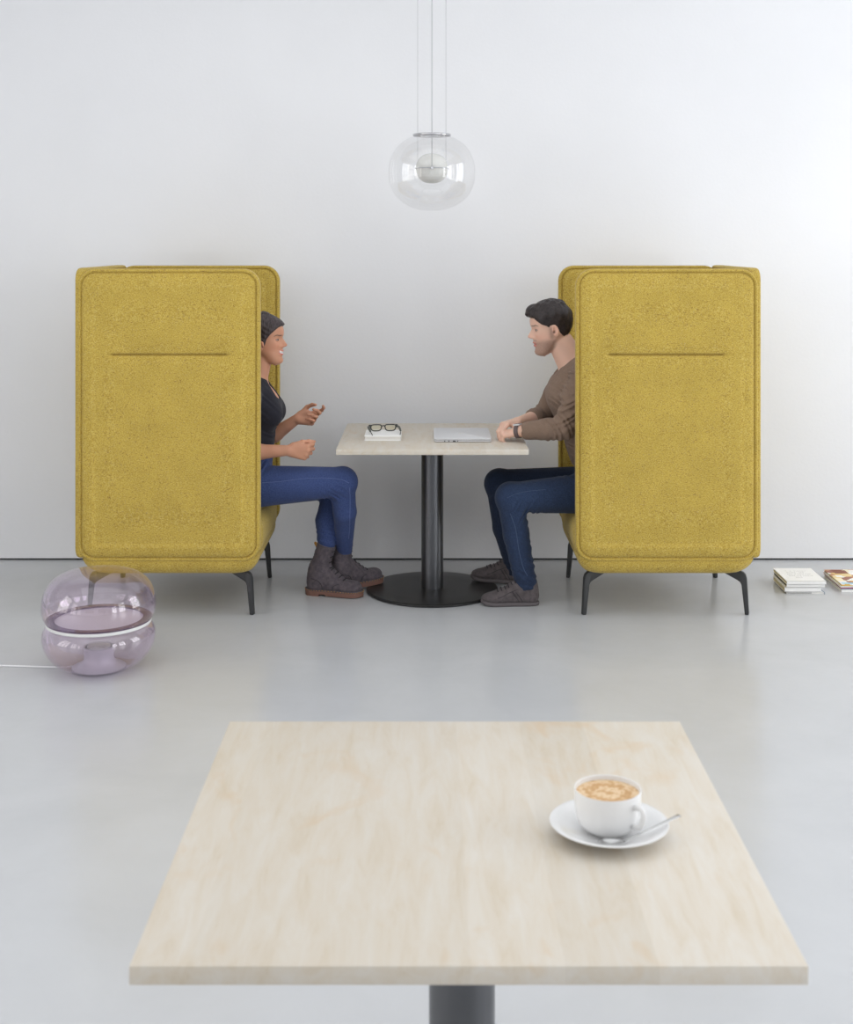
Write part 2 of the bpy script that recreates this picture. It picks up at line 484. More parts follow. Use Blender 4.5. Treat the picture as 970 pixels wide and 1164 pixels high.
def piping_prof(t):
    return [(0,-t+.012),(.0015,-t+.006),(.005,-t+.001),(.010,-t-.001),(.014,-t+.002),(.0165,-t+.008),(.0185,-t+.008),(.021,-t+.001),
            (.026,-t-.003),(.034,-t-.006),(.046,-t-.009),(.060,-t-.010),(.078,-t-.011)]

def make_booth():
    root = empty('booth_chair', (0,0,0))
    zb, zt = .25, 1.521
    Hh = (zt-zb)/2; zc = (zt+zb)/2; W_ = .396
    t = .024
    for sgn in (-1, 1):
        vs, fs = pillow_panel(W_, Hh, .078, piping_prof(t), [(d_, -w_) for d_, w_ in piping_prof(t)], (-.265, .275, 1.148-zc))
        # local (u,v,w) -> x = u+.008 , z = v+zc , y = centre + w (front face outward)
        yc = sgn*.381
        o = mesh_obj('side_panel', [(u+.006, yc-sgn*w_*-1 if False else yc+(-w_ if sgn > 0 else w_), v_+zc) for u, v_, w_ in vs],
                     fs if sgn < 0 else [f[::-1] for f in fs], M['fabric'], root, True)
        ln = tube_obj('stitch_line', [(-.255, yc+sgn*.028, 1.148), (0, yc+sgn*.0275, 1.148), (.265, yc+sgn*.028, 1.148)], .0016, M['seam'], o, 6, 3)
    # back panel
    tb = .026
    vs, fs = pillow_panel(.398, Hh-.001, .055, piping_prof(tb), [(d_, -w_) for d_, w_ in piping_prof(tb)], None, 40)
    mesh_obj('back_panel', [(-.376+w_, -u, v_+zc+.004) for u, v_, w_ in vs], fs, M['fabric'], root, True)
    # folded fabric corners of the wrap
    for sgn in (-1, 1):
        extrude_poly('corner_fold', [(-.392,.285),(-.380,.268),(-.364,.276),(-.362,.31),(-.392,.31)], sgn*.37, sgn*.399,
                     lambda p, q: (p[0], q, p[1]), M['fabric'], root, .004)
    # seat and base
    vs, fs = ring_loft([(.245,.30,.34,.08,.03),(.262,.345,.345,.08,.03),(.275,.362,.35,.08,.03),(.31,.372,.353,.09,.028),(.36,.375,.354,.10,.026),
                        (.395,.368,.350,.10,.02),(.415,.350,.335,.10,.01),(.427,.32,.305,.10,0),(.432,.27,.26,.10,0)])
    mesh_obj('seat_cushion', vs, fs, M['fabric'], root, True, 60)
    vs, fs = ring_loft([(.190,.315,.345,.06,.012),(.191,.33,.362,.065,.012),(.197,.345,.378,.07,.010),(.210,.362,.391,.075,.006),(.228,.378,.398,.08,.003),
                        (.246,.386,.400,.085,0),(.262,.388,.400,.085,0),(.266,.384,.396,.085,0),(.268,.37,.38,.08,0)])
    mesh_obj('base', vs, fs, M['fabric'], root, True, 60)
    # backrest cushion inside
    vs, fs = pillow_panel(.33, .36, .08, [(0,-.03),(.005,-.045),(.015,-.058),(.03,-.066),(.05,-.071),(.078,-.073)], [(0,.0),(.02,.005),(.078,.005)], None, 24)
    mesh_obj('back_cushion', [(-.318-w_, u, v_+.79) for u, v_, w_ in vs], fs, M['fabric'], root, True)
    prof = [(-.115,.1905),(-.02,.1905),(-.006,.186),(.004,.176),(.009,.16),(.018,.004),(.016,0),(.002,0),(0,.004),(-.014,.13),(-.02,.142),(-.032,.150)]
    for sx in (-1, 1):
        for sy in (-1, 1):
            ax = Vector((sx*.95, sy*.32, 0)).normalized(); side = Vector((-ax.y, ax.x, 0))
            base = Vector((sx*.350, sy*.322, 0))
            extrude_poly('leg', prof, -.011, .011, lambda p, q, ax=ax, side=side, base=base: base+ax*p[0]+side*q+Vector((0,0,p[1])), M['legs'], root, .003)
    return root

def copy_tree(o, parent=None):
    c = o.copy(); C.objects.link(c); c.parent = parent
    for ch in [q for q in C.objects if q.parent == o]: copy_tree(ch, c)
    return c
booth = make_booth()
booth2 = copy_tree(booth)
booth.location = (-1.128, 6.215, 0)
booth2.location = (1.046, 6.215, 0); booth2.rotation_euler = (0,0,PI)
G = 'high sided mustard booth chairs facing each other'
tag(booth, 'tall mustard felt booth chair on the left, the woman sitting in it', 'booth chair', G)
tag(booth2, 'tall mustard felt booth chair on the right, the man sitting in it', 'booth chair', G)

# ------------------------------------------------------------------ tables
def make_table(x, y0, ztop, w, d, xp, yp):
    root = empty('pedestal_table', (xp, yp, 0)); th = .024
    box('tabletop', (x-w/2-xp, y0-yp, ztop-th), (x+w/2-xp, y0+d-yp, ztop), M['maple'], root, .0012)
    lathe_obj('pole', [(.0515,.0155),(.0515,.6),(.0515,ztop-th-.004)], M['pole'], root, 64, caps=True)
    lathe_obj('mounting_plate', [(.16,ztop-th-.007),(.16,ztop-th-.0003)], M['legs'], root, 48, caps=True)
    lathe_obj('base_plate', [(.298,0),(.306,.0015),(.3095,.005),(.3095,.010),(.306,.0135),(.300,.0145),(.2,.0152),(.06,.0155),(.0516,.0157)], M['disc'], root, 96, caps=True)
    return root
ZT1, ZT2 = .727, .736
t1 = make_table(.022, 5.877, ZT1, .846, .850, .023, 6.30)
tag(t1, 'square pale maple pedestal table between the two booth chairs', 'table', 'maple pedestal tables')
t2 = make_table(.0515, 1.668, ZT2, .846, .852, .054, 2.093)
tag(t2, 'blurred pale maple table in the foreground with the coffee cup on it', 'table', 'maple pedestal tables')

# ------------------------------------------------------------------ pendant lamp
def make_pendant():
    cx, cy = .021, 6.29; zr = 2.133
    root = empty('pendant_lamp', (cx, cy, 1.785))
    z0 = 1.785
    zc = 1.963-z0; a, b = .205, .181; prof = []
    for i in range(60):
        th = R(-90+i*(90+69)/59)
        c_, s_ = math.cos(th), math.sin(th)
        nx = 2/2.25
        prof.append((max(a*abs(c_)**nx, .0005), zc+b*math.copysign(abs(s_)**(2/2.25), s_)))
    inner = [(max(r-.0025, .0004), z+(.0025 if i < 30 else 0)) for i, (r, z) in enumerate(prof)]
    rt, zt = prof[-1]
    glass = lathe_obj('glass_globe', prof+inner[::-1], M['clear'], root, 96)
    ring = []
    for i in range(12):
        an = 2*PI*i/12; ring.append((rt+.002+.006*math.cos(an), zt+.005+.006*math.sin(an)))
    lathe_obj('collar_ring', ring, M['chrome'], root, 96, True)
    zb = 1.982-z0; prof = []
    for i in range(33):
        th = R(-90+i*180/32); c_, s_ = math.cos(th), math.sin(th)
        prof.append((max(.074*abs(c_)**.85, .0004), zb+.070*math.copysign(abs(s_)**.85, s_)))
    ball = lathe_obj('opal_diffuser', prof, M['opal'], root, 64)
    lathe_obj('equator_band', [(.0745,zb-.002),(.0805,zb-.002),(.0805,zb+.002),(.0745,zb+.002)], M['wire'], ball, 64, True)
    for k_, an in enumerate((-90, 35, 145)):
        x, y = .0815*math.cos(R(an)), .0815*math.sin(R(an))
        r = .0018 if k_ == 0 else .0009
        tube_obj('suspension_wire', [(x,y,zb-.004),(x,y,zt+.2),(x,y,ZC-z0-.02)], r, M['wire'], root, 8, 1)
        lathe_obj('wire_clamp', [(.0045,zb-.008),(.0055,zb-.004),(.0055,zb+.003),(.0025,zb+.007)], M['chrome'], root, 16, caps=True).location = (x, y, 0)
    lathe_obj('ceiling_canopy', [(.11,ZC-z0-.03),(.115,ZC-z0-.026),(.115,ZC-z0-.0005)], M['chrome'], root, 48, caps=True)
    tag(root, 'clear round glass pendant lamp with a small opal ball, hung above the far table', 'pendant lamp')
    return root
make_pendant()

# ------------------------------------------------------------------ floor lamp
def make_floor_lamp():
    root = empty('floor_lamp', (-1.262, 5.150, 0))
    low = [(.0004,.001),(.085,.001),(.108,.004),(.135,.014),(.165,.032),(.190,.056),(.207,.085),(.2145,.115),(.214,.140),(.207,.158),(.196,.170),(.190,.1735)]
    low = [tuple(q) for q in smooth_path([(r, z) for r, z in low], 4)]
    inn = [(max(r-.003, .0003), z+.003*(1 if z < .1 else 0)) for r, z in low]
    lathe_obj('lower_glass_bowl', low+inn[::-1], M['lilac'], root, 96)
    up = [(.188,.1885),(.200,.192),(.209,.203),(.2155,.225),(.2165,.250),(.212,.280),(.200,.310),(.180,.337),(.150,.358),(.11,.370),(.06,.3755),(.0004,.377)]
    up = [tuple(q) for q in smooth_path(up, 4)]
    inn = [(max(r-.003, .0003), z-.003*(1 if z > .28 else 0)) for r, z in up]
    lathe_obj('upper_glass_dome', up+inn[::-1], M['lilac'], root, 96)
    lathe_obj('dome_rim', [(.166,.1885),(.199,.1885),(.2005,.191),(.199,.1935),(.166,.1935)], M['lilac_dark'], root, 96, True)
    lathe_obj('stone_disc', [(.0004,.1745),(.196,.1745),(.1985,.177),(.1985,.185),(.196,.188),(.170,.1882),(.168,.1865)], M['onyx'], root, 96)
    lathe_obj('stone_disc_face', [(.168,.1866),(.1,.1872),(.0004,.1874)], M['frost'], root, 96)
    foot = [(.100,.0045),(.102,.008),(.094,.012),(.074,.018),(.062,.028),(.056,.040),(.0555,.052),(.057,.068),(.060,.076),(.060,.082),(.056,.086),(.050,.084),(.047,.079),(.0004,.079)]
    lathe_obj('pedestal', [(.0004,.0042)]+foot, M['frost'], root, 64)
    lathe_obj('light_source', [(.045,.080),(.045,.086),(.030,.0885),(.0004,.089)], M['opal'], root, 48)
    cab = [(-.09,.005,.006),(-.13,-.005,.005),(-.20,.0,.004),(-.40,.02,.0036),(-.62,.035,.0036),(-1.0,.10,.0036),(-1.9,.35,.0036)]
    tube_obj('power_cord', cab, .0032, M['cord'], root, 10, 8)
    tag(root, 'low lilac glass floor lamp of two stacked domes standing before the left booth chair', 'floor lamp')
make_floor_lamp()

# ------------------------------------------------------------------ coffee cup, saucer, spoon
sx_, sy_ = (692.5-VX)*2.035/F0, 2.035
root = tag(empty('saucer', (sx_, sy_, ZT2)), 'round white saucer under the coffee cup on the foreground table', 'saucer')
prof = [(.0004,.003),(.028,.003),(.03,.0005),(.034,.0005),(.036,.004),(.055,.008),(.075,.0145),(.0885,.0205),(.0900,.0222),(.0885,.0232),(.074,.0182),(.055,.0115),(.038,.0075),(.030,.0068),(.0004,.0066)]
lathe_obj('dish', prof, M['china'], root, 96, sharp=60)
cz = ZT2+.0070
root = tag(empty('coffee_cup', (sx_-.002, sy_, cz)), 'white porcelain cup filled with latte on the saucer', 'cup')
out = [(.0004,.002),(.022,.002),(.024,.0002),(.028,.0002),(.030,.003),(.0395,.0085),(.0455,.016),(.0488,.028),(.0502,.045),(.0508,.064),(.0505,.0655),(.0490,.0652),(.0480,.060),(.0468,.045),(.045,.030),(.0405,.018),(.030,.010),(.0004,.008)]
bowl = lathe_obj('cup_body', out, M['china'], root, 96, sharp=60)
lathe_obj('coffee', [(.0004,.0583),(.044,.0581),(.0478,.0586)], M['coffee'], root, 64)
an = R(-46); hx, hy = math.cos(an), math.sin(an)
hp = [(.0490,.050),(.059,.052),(.0655,.049),(.0670,.041),(.0650,.031),(.0590,.0235),(.0465,.022)]
tube_obj('handle', [(hx*r_, hy*r_, z) for r_, z in hp], .0036, M['china'], root, 12, 6, flat=1.2)
def spoon():
    root = tag(empty('teaspoon', (sx_, sy_, ZT2+.0012)), 'small steel teaspoon lying on the saucer in front of the cup', 'spoon')
    vs, fs = [], []
    # bowl of the spoon
    nb = 24; rings = 8
    for i in range(rings):
        f = (i+.02)/(rings-1)
        for k_ in range(nb):
            a = 2*PI*k_/nb
            vs.append((-.006+.021*f*math.cos(a)*(1+.12*math.cos(a)), -.064+.012*f*math.sin(a), .0150-.004*(1-f*f)+.003*f))
    for i in range(rings-1):
        for k_ in range(nb):
            k2 = (k_+1) % nb; fs.append((i*nb+k_, i*nb+k2, (i+1)*nb+k2, (i+1)*nb+k_))
    o = mesh_obj('spoon_bowl', vs, fs, M['steel'], root)
    md = o.modifiers.new('thick', 'SOLIDIFY'); md.thickness = .0012
    tube_obj('spoon_handle', [(.013,-.062,.0185),(.035,-.050,.0215),(.070,-.030,.0275),(.105,-.008,.0325)], lambda t: .0015+.0028*t*t, M['steel'], root, 10, 6, flat=.35)
spoon()

# ------------------------------------------------------------------ things on the far table
def laptop():
    x0, x1 = (493.6-VX)*6.09/F0, (559.2-VX)*6.09/F0
    y0, y1 = 6.085, 6.445
    root = tag(empty('laptop', ((x0+x1)/2, (y0+y1)/2, ZT1)), 'closed silver laptop on the far table in front of the man', 'laptop')
    w, d = (x1-x0)/2, (y1-y0)/2
    def slab(name, z0, z1, ins, mtl, par, r=.014):
        vs, fs = ring_loft([(z0, w-ins-.003, d-ins-.003, r, 0), (z0+.0015, w-ins-.0006, d-ins-.0006, r, 0), (z1-.0015, w-ins, d-ins, r, 0), (z1, w-ins-.0016, d-ins-.0016, r, 0)], 6)
        return mesh_obj(name, vs, fs, mtl, par, True, 40)
    base = slab('base', .0015, .0095, 0, M['alu'], root)
    lid = slab('lid', .0108, .0165, 0, M['alu'], root)
    slab('hinge_gap', .0093, .0110, .0025, M['port'], root)
    for fx, fw_ in ((-.085,.005),(-.066,.005),(-.046,.013),(-.026,.004)):
        box('port', (fx, -d-.0008, .0032), (fx+fw_, -d+.003, .0080), M['port'], base)
    for sx in (-1,1):
        for sy in (-1,1): lathe_obj('rubber_foot', [(.006,0),(.007,.0018)], M['port'], root, 12, caps=True).location = (sx*(w-.03), sy*(d-.03), 0)
    # emblem on the lid: a bitten fruit with a leaf
    bm = bmesh.new(); pts = []
    for i in range(48):
        a = 2*PI*i/48; r = .0165*(1+.06*math.cos(2*a))
        x = r*math.cos(a)*1.0; y = r*math.sin(a)*1.05 - .003*math.exp(-(x/.004)**2)*(1 if math.sin(a) > 0 else -.6)
        bx, by = x-.0195, y-.002
        L = math.hypot(bx, by)
        if L < .0085: x, y = .0195+bx/L*.0085, .002+by/L*.0085
        pts.append((x, y))
    bm.faces.new([bm.verts.new((x, y, .0170)) for x, y in pts])
    bm.faces.new([bm.verts.new((.001+x, .022+y, .0170)) for x, y in ((-.002,-.006),(.001,-.004),(.005,.001),(.006,.006),(.002,.004),(-.001,0))])
    r = bmesh.ops.extrude_face_region(bm, geom=list(bm.faces)); bmesh.ops.translate(bm, vec=(0,0,-.0004), verts=[q for q in r['geom'] if isinstance(q, bmesh.types.BMVert)])
    bm_obj('emblem', bm, M['logo'], lid, smooth=False)
laptop()

def book(name, label, x0, x1, y0, y1, z0, z1, cover, pages, group=None, shear=0.0, rz=0.0, spine='left', cat='book', ct=.0022):
    cx, cy = (x0+x1)/2, (y0+y1)/2; w, d, h = (x1-x0)/2, (y1-y0)/2, z1-z0
    root = tag(empty(name, (cx, cy, z0), rz), label, cat, group)
    bm = bmesh.new()
    box_bm(bm, (-w,-d,0), (w,d,ct), .0006, 1); box_bm(bm, (-w,-d,h-ct), (w,d,h), .0006, 1)
    if spine == 'left': box_bm(bm, (-w,-d,0), (-w+ct,d,h), .0006, 1)
    elif spine == 'front': box_bm(bm, (-w,-d,0), (w,-d+ct,h), .0006, 1)
    elif spine == 'right': box_bm(bm, (w-ct,-d,0), (w,d,h), .0006, 1)
    bm_obj('cover', bm, cover, root, smooth=False)
    e = .003
    box('pages', (-w+(ct if spine == 'left' else e), -d+(ct if spine == 'front' else e), ct), (w-(ct if spine == 'right' else e), d-e, h-ct), pages, root)
    return root
b0 = book('book', 'thick white paperback lying on the far table under the black glasses', (414.3-VX)*6.135/F0, (455.9-VX)*6.135/F0, 6.135, 6.335, ZT1, ZT1+.0225, M['paper'], M['pages'], spine='none', ct=.0045)
ZBK = ZT1+.0225

def glasses():
    cx, cy = -.2065, 6.268
    root = tag(empty('eyeglasses', (cx, cy, ZBK)), 'black rectangular eyeglasses resting open on the white book', 'glasses')
    def rr(cx_, w, h, n=40, tilt=0):
        pts = []
        for i in range(n):
            a = 2*PI*i/n; c_, s_ = math.cos(a), math.sin(a)
            x = w*math.copysign(abs(c_)**.55, c_); z = h*math.copysign(abs(s_)**.6, s_)
            x *= 1+.12*(z/h)
            pts.append((cx_+x, .004*(abs(cx_+x)/.07)**2*-1, .0195+z))
        return pts
    tube_obj('bridge', [(-.010,0,.026),(0,0,.0285),(.010,0,.026)], .0026, M['black'], root, 8, 4)
    for s in (-1, 1):
        rim = rr(s*.0335, .0245, .0142)
        tube_obj('rim', rim, .0026, M['black'], root, 8, 1, closed=True)
        vs = [(p[0], p[1]+.0006, p[2]) for p in rim]+[(p[0], p[1]-.0006, p[2]) for p in rim]; n = len(rim)
        mesh_obj('lens', vs, [tuple(range(n)), tuple(range(n, 2*n))[::-1]]+[(i, (i+1) % n, n+(i+1) % n, n+i) for i in range(n)], M['lens'], root, False)
        pts = [(s*.060,-.003,.027),(s*.067,-.008,.027),(s*.070,-.02,.0255),(s*.071,-.05,.021),(s*.070,-.085,.014)]
        tp = tube_obj('temple', pts, lambda t: .0105-.006*t, M['olive'], root, 8, 5, flat=.3)
        vs, fs = tube([(s*.070,-.083,.0142),(s*.068,-.100,.010),(s*.064,-.114,.0015)], .0018, 8, 5)
        mesh_obj('temple_tip', vs, fs, M['black'], tp)
        box('hinge_block', (s*.0625-.0055,-.006,.020), (s*.0625+.0055,.001,.034), M['black'], root, .0015)
    root.rotation_euler = (0,0,R(9))
glasses()

# ------------------------------------------------------------------ books on the floor
GB = 'books stacked on the floor by the right booth chair'
GS = 'magazines stacked on the floor at the right edge'
X0 = 1.668
root = book('book', 'thin white book with a dark spine line, lowest of the left floor stack', X0+.004, X0+.176, 6.235, 6.455, 0, .008, M['paper'], M['pages'], GB, cat='book', ct=.0015)
box('printed_band', (-.086,-.1108,.0035), (.03,-.1101,.0062), M['inkd'], root)
b = book('book', 'thick white book with cream side, second from the floor in left stack', X0-.004, X0+.165, 6.240, 6.460, .0083, .0300, M['paper'], M['cream'], GB, spine='front', ct=.0022)
# a looped silver bookmark ribbon sticking out at its right
tube_obj('ribbon', [(.078,-.09,.008),(.088,-.10,.005),(.0985,-.113,.000),(.0985,-.120,-.0048),(.0965,-.123,-.0060)], .0022, M['bluegrey'], b, 8, 6)
b = book('book', 'white book with dark boards at its left side, third in left stack', X0+.003, X0+.182, 6.235, 6.475, .0303, .0450, M['paper'], M['dkcover'], GB, spine='front', ct=.0018)
b = book('book', 'white book with pale printed letters on its cover, topmost of left stack', X0+.003, X0+.186, 6.230, 6.480, .0453, .0605, M['paper'], M['cream'], GB, spine='front', ct=.0018)
def text(name, s, size, loc, mtl, parent, rot=(0,0,0), ext=.0001, xs=1.0):
    cu = bpy.data.curves.new(name, 'FONT'); cu.body = s; cu.size = size; cu.extrude = ext; cu.align_x = 'LEFT'; cu.space_character = 1.5
    tmp = bpy.data.objects.new(name+'_tmp', cu); C.objects.link(tmp)
    dg = bpy.context.evaluated_depsgraph_get(); me = bpy.data.meshes.new_from_object(tmp.evaluated_get(dg))
    bpy.data.objects.remove(tmp)
    me.materials.append(mtl); o = bpy.data.objects.new(name, me); o.location = loc; o.rotation_euler = rot; o.scale = (xs,1,1)
    return link(o, parent)
for i, (s, x) in enumerate((('C  A  PURSUIT', -.050), ('MUITO  IAN', -.052), ('BOL E TON TAS', -.054), ('ONE VIA LUGAR', -.054), ('BELE', -.030))):
    text('cover_lettering', s, .0165, (x, .062-.030*i, .01525), M['ink'], b, xs=.66)
X1 = 1.937
mg = [(0,.0095,M['paper'],M['pages'],0,.0,'white magazine at the bottom of the stack by the right edge'),
      (.0098,.0150,M['bluegrey'],M['pages'],.003,.003,'thin blue grey magazine, second from the floor at the right edge'),
      (.0153,.0195,M['pink'],M['pages'],.0,.008,'thin pink edged magazine in the stack at the right edge'),
      (.0198,.0275,M['paper'],M['pages'],-.003,.004,'white magazine just below the colourful cover at the right edge'),
      (.0278,.0365,M['maga'],M['cream'],.0,.0,'magazine with brown and yellow picture cover, topmost at the right edge')]
for z0, z1, cv, pg, dx, dy, lb in mg:
    b = book('magazine', lb, X1+dx, X1+dx+.215, 6.27+dy, 6.55+dy, z0, z1, cv, pg, GS, cat='magazine', spine='front', ct=.0012)
box('printed_strip', (-.100,-.136,.0088), (.10,-.112,.0089), M['skyblue'], b)
box('printed_picture', (-.075,.06,.0088), (-.01,.125,.0089), M['brownprint'], b)

# ------------------------------------------------------------------ implicit surface modelling for the two people
def axis(lo, hi, coarse, fine, spans):
    out = [lo]; p = lo
    while p < hi:
        st = coarse
        for a_, b_ in spans:
            if a_ <= p <= b_: st = fine; break
            if p < a_ < p+coarse: st = max(a_-p, 1e-4); break
        p += st; out.append(p)
    return np.array(out, dtype=np.float32)

class Field:
    def __init__(s, lo, hi, coarse=.004, fine=None, sx=(), sy=(), sz=()):
        fine = fine or coarse
        s.xs, s.ys, s.zs = axis(lo[0],hi[0],coarse,fine,sx), axis(lo[1],hi[1],coarse,fine,sy), axis(lo[2],hi[2],coarse,fine,sz)
        s.F = np.full((len(s.xs), len(s.ys), len(s.zs)), .1, np.float32)
    def sub(s, lo, hi):
        i = [max(0, int(np.searchsorted(a, l))-1) for a, l in zip((s.xs,s.ys,s.zs), lo)]
        j = [min(len(a), int(np.searchsorted(a, h_))+1) for a, h_ in zip((s.xs,s.ys,s.zs), hi)]
        if any(b_ <= a_ for a_, b_ in zip(i, j)): return None
        sl = tuple(slice(a_, b_) for a_, b_ in zip(i, j))
        return sl, s.xs[sl[0]][:,None,None], s.ys[sl[1]][None,:,None], s.zs[sl[2]][None,None,:]
    def add(s, prim, k=.01):
        fn, lo, hi = prim; mg_ = k+.012
        q = s.sub([a-mg_ for a in lo], [a+mg_ for a in hi])
        if q is None: return
        sl, X, Y, Z = q; d = fn(X, Y, Z).astype(np.float32); f = s.F[sl]
        if k > 0:
            h_ = np.clip(.5+.5*(f-d)/k, 0, 1); s.F[sl] = f*(1-h_)+d*h_-k*h_*(1-h_)
        else: s.F[sl] = np.minimum(f, d)
    def cut(s, prim, k=.004):
        fn, lo, hi = prim; q = s.sub(lo, hi)
        if q is None: return
        sl, X, Y, Z = q; d = -fn(X, Y, Z); f = s.F[sl]
        h_ = np.clip(.5-.5*(f-d)/k, 0, 1); s.F[sl] = f*(1-h_)+d*h_+k*h_*(1-h_)
    def cutall(s, fn, k=.003):
        s.cut((fn, (-99,)*3, (99,)*3), k)
    def warp(s, fn, lo, hi):
        q = s.sub(lo, hi)
        if q is None: return
        sl, X, Y, Z = q; s.F[sl] += fn(X, Y, Z)
    def mesh(s):
        F = s.F; ax = (s.xs, s.ys, s.zs); ins = F < 0
        n = F.shape; cn = (n[0]-1, n[1]-1, n[2]-1)
        ids, pos, quads = [], [], []
        for a in range(3):
            sl0 = [slice(None)]*3; sl1 = [slice(None)]*3; sl0[a] = slice(0, -1); sl1[a] = slice(1, None)
            cr = ins[tuple(sl0)] != ins[tuple(sl1)]
            i = np.array(np.nonzero(cr)); b_, c_ = [q for q in range(3) if q != a]
            ok = (i[b_] > 0) & (i[b_] < n[b_]-1) & (i[c_] > 0) & (i[c_] < n[c_]-1); i = i[:, ok]
            j = i.copy(); j[a] += 1
            f0 = F[tuple(i)]; f1 = F[tuple(j)]; t = f0/(f0-f1)
            p = np.stack([ax[q][i[q]] for q in range(3)], 1).astype(np.float64)
            p[:, a] += t*(ax[a][j[a]]-ax[a][i[a]])
            cells = []
            for (ob, oc) in ((-1,-1),(0,-1),(0,0),(-1,0)):
                cidx = i.copy(); cidx[b_] += ob; cidx[c_] += oc
                fl = (cidx[0]*cn[1]+cidx[1])*cn[2]+cidx[2]; cells.append(fl); ids.append(fl); pos.append(p)
            qd = np.stack(cells, 1); flip = (f0 > 0) ^ (a == 1)
            qd[flip] = qd[flip][:, ::-1]; quads.append(qd)
        ids = np.concatenate(ids); pos = np.concatenate(pos); quads = np.concatenate(quads)
        u, inv = np.unique(ids, return_inverse=True)
        cnt = np.bincount(inv); V = np.stack([np.bincount(inv, pos[:, q])/cnt for q in range(3)], 1)
        Q = np.searchsorted(u, quads)
        return V, Q

def relax(V, Q, it=2, lam=.5):
    """light Laplacian relaxation to even out the surface-net steps"""
    e = np.concatenate([Q[:, [0,1]], Q[:, [1,2]], Q[:, [2,3]], Q[:, [3,0]]]); e = np.concatenate([e, e[:, ::-1]])
    cnt = np.bincount(e[:,0], minlength=len(V)).astype(float); cnt[cnt == 0] = 1
    for k_ in range(it*2):
        A = np.stack([np.bincount(e[:,0], V[e[:,1], q], minlength=len(V))/cnt for q in range(3)], 1)
        V = V+(lam if k_ % 2 == 0 else -lam*1.02)*(A-V)
    return V

def field_obj(name, fld, material, parent, colfn=None, it=2, xf=None):
    V, Q = fld.mesh(); V = relax(V, Q, it)
    me = bpy.data.meshes.new(name)
    col = colfn(V) if colfn is not None else None
    if xf is not None: V = xf(V)
    me.vertices.add(len(V)); me.vertices.foreach_set('co', V.astype(np.float32).ravel())
    me.loops.add(Q.size); me.loops.foreach_set('vertex_index', Q.astype(np.int32).ravel())
    me.polygons.add(len(Q)); me.polygons.foreach_set('loop_start', (np.arange(len(Q))*4).astype(np.int32))
    me.update(calc_edges=True); me.validate()
    me.materials.append(material); me.shade_smooth()
    if col is not None:
        at = me.color_attributes.new('Col', 'FLOAT_COLOR', 'POINT')
        c4 = np.ones((len(V), 4), np.float32); c4[:, :3] = col; at.data.foreach_set('color', c4.ravel())
    o = bpy.data.objects.new(name, me); link(o, parent)
    return o

def cone(a, b, r1, r2, sy=1.0, grow=0.0, endclip=False):
    a = np.array(a, float); b = np.array(b, float); r1 += grow; r2 += grow
    sy_ = (sy*r1+0.0)/r1
    ab = b-a; abs_ = ab.copy(); abs_[1] /= sy; L2 = float(abs_ @ abs_)+1e-12
    def fn(X, Y, Z):
        dx, dy, dz = X-a[0], (Y-a[1])/sy, Z-a[2]
        tr = (dx*abs_[0]+dy*abs_[1]+dz*abs_[2])/L2; t = np.clip(tr, 0, 1)
        d = np.sqrt((dx-t*abs_[0])**2+(dy-t*abs_[1])**2+(dz-t*abs_[2])**2)-(r1+(r2-r1)*t)
        if endclip: d = np.maximum(d, (tr-1)*math.sqrt(L2))
        return d
    rm = max(r1, r2); e = np.array([rm, rm*sy, rm])
    return fn, np.minimum(a-e, b-e), np.maximum(a+e, b+e)

def ell(c, r, rot=None, grow=0.0):
    c = np.array(c, float); r = np.array(r, float)+grow
    Rm = np.array(rot) if rot is not None else np.eye(3); rm = r.max(); mn = r.min()
    def fn(X, Y, Z):
        d = (X-c[0], Y-c[1], Z-c[2])
        u = [(d[0]*Rm[0,i]+d[1]*Rm[1,i]+d[2]*Rm[2,i]) for i in range(3)]
        k0 = np.sqrt(sum((u[i]/r[i])**2 for i in range(3))); k1 = np.sqrt(sum((u[i]/r[i]**2)**2 for i in range(3)))+1e-9
        return k0*(k0-1)/k1
    return fn, c-rm, c+rm

def unit(v): v = np.array(v, float); return v/np.linalg.norm(v)

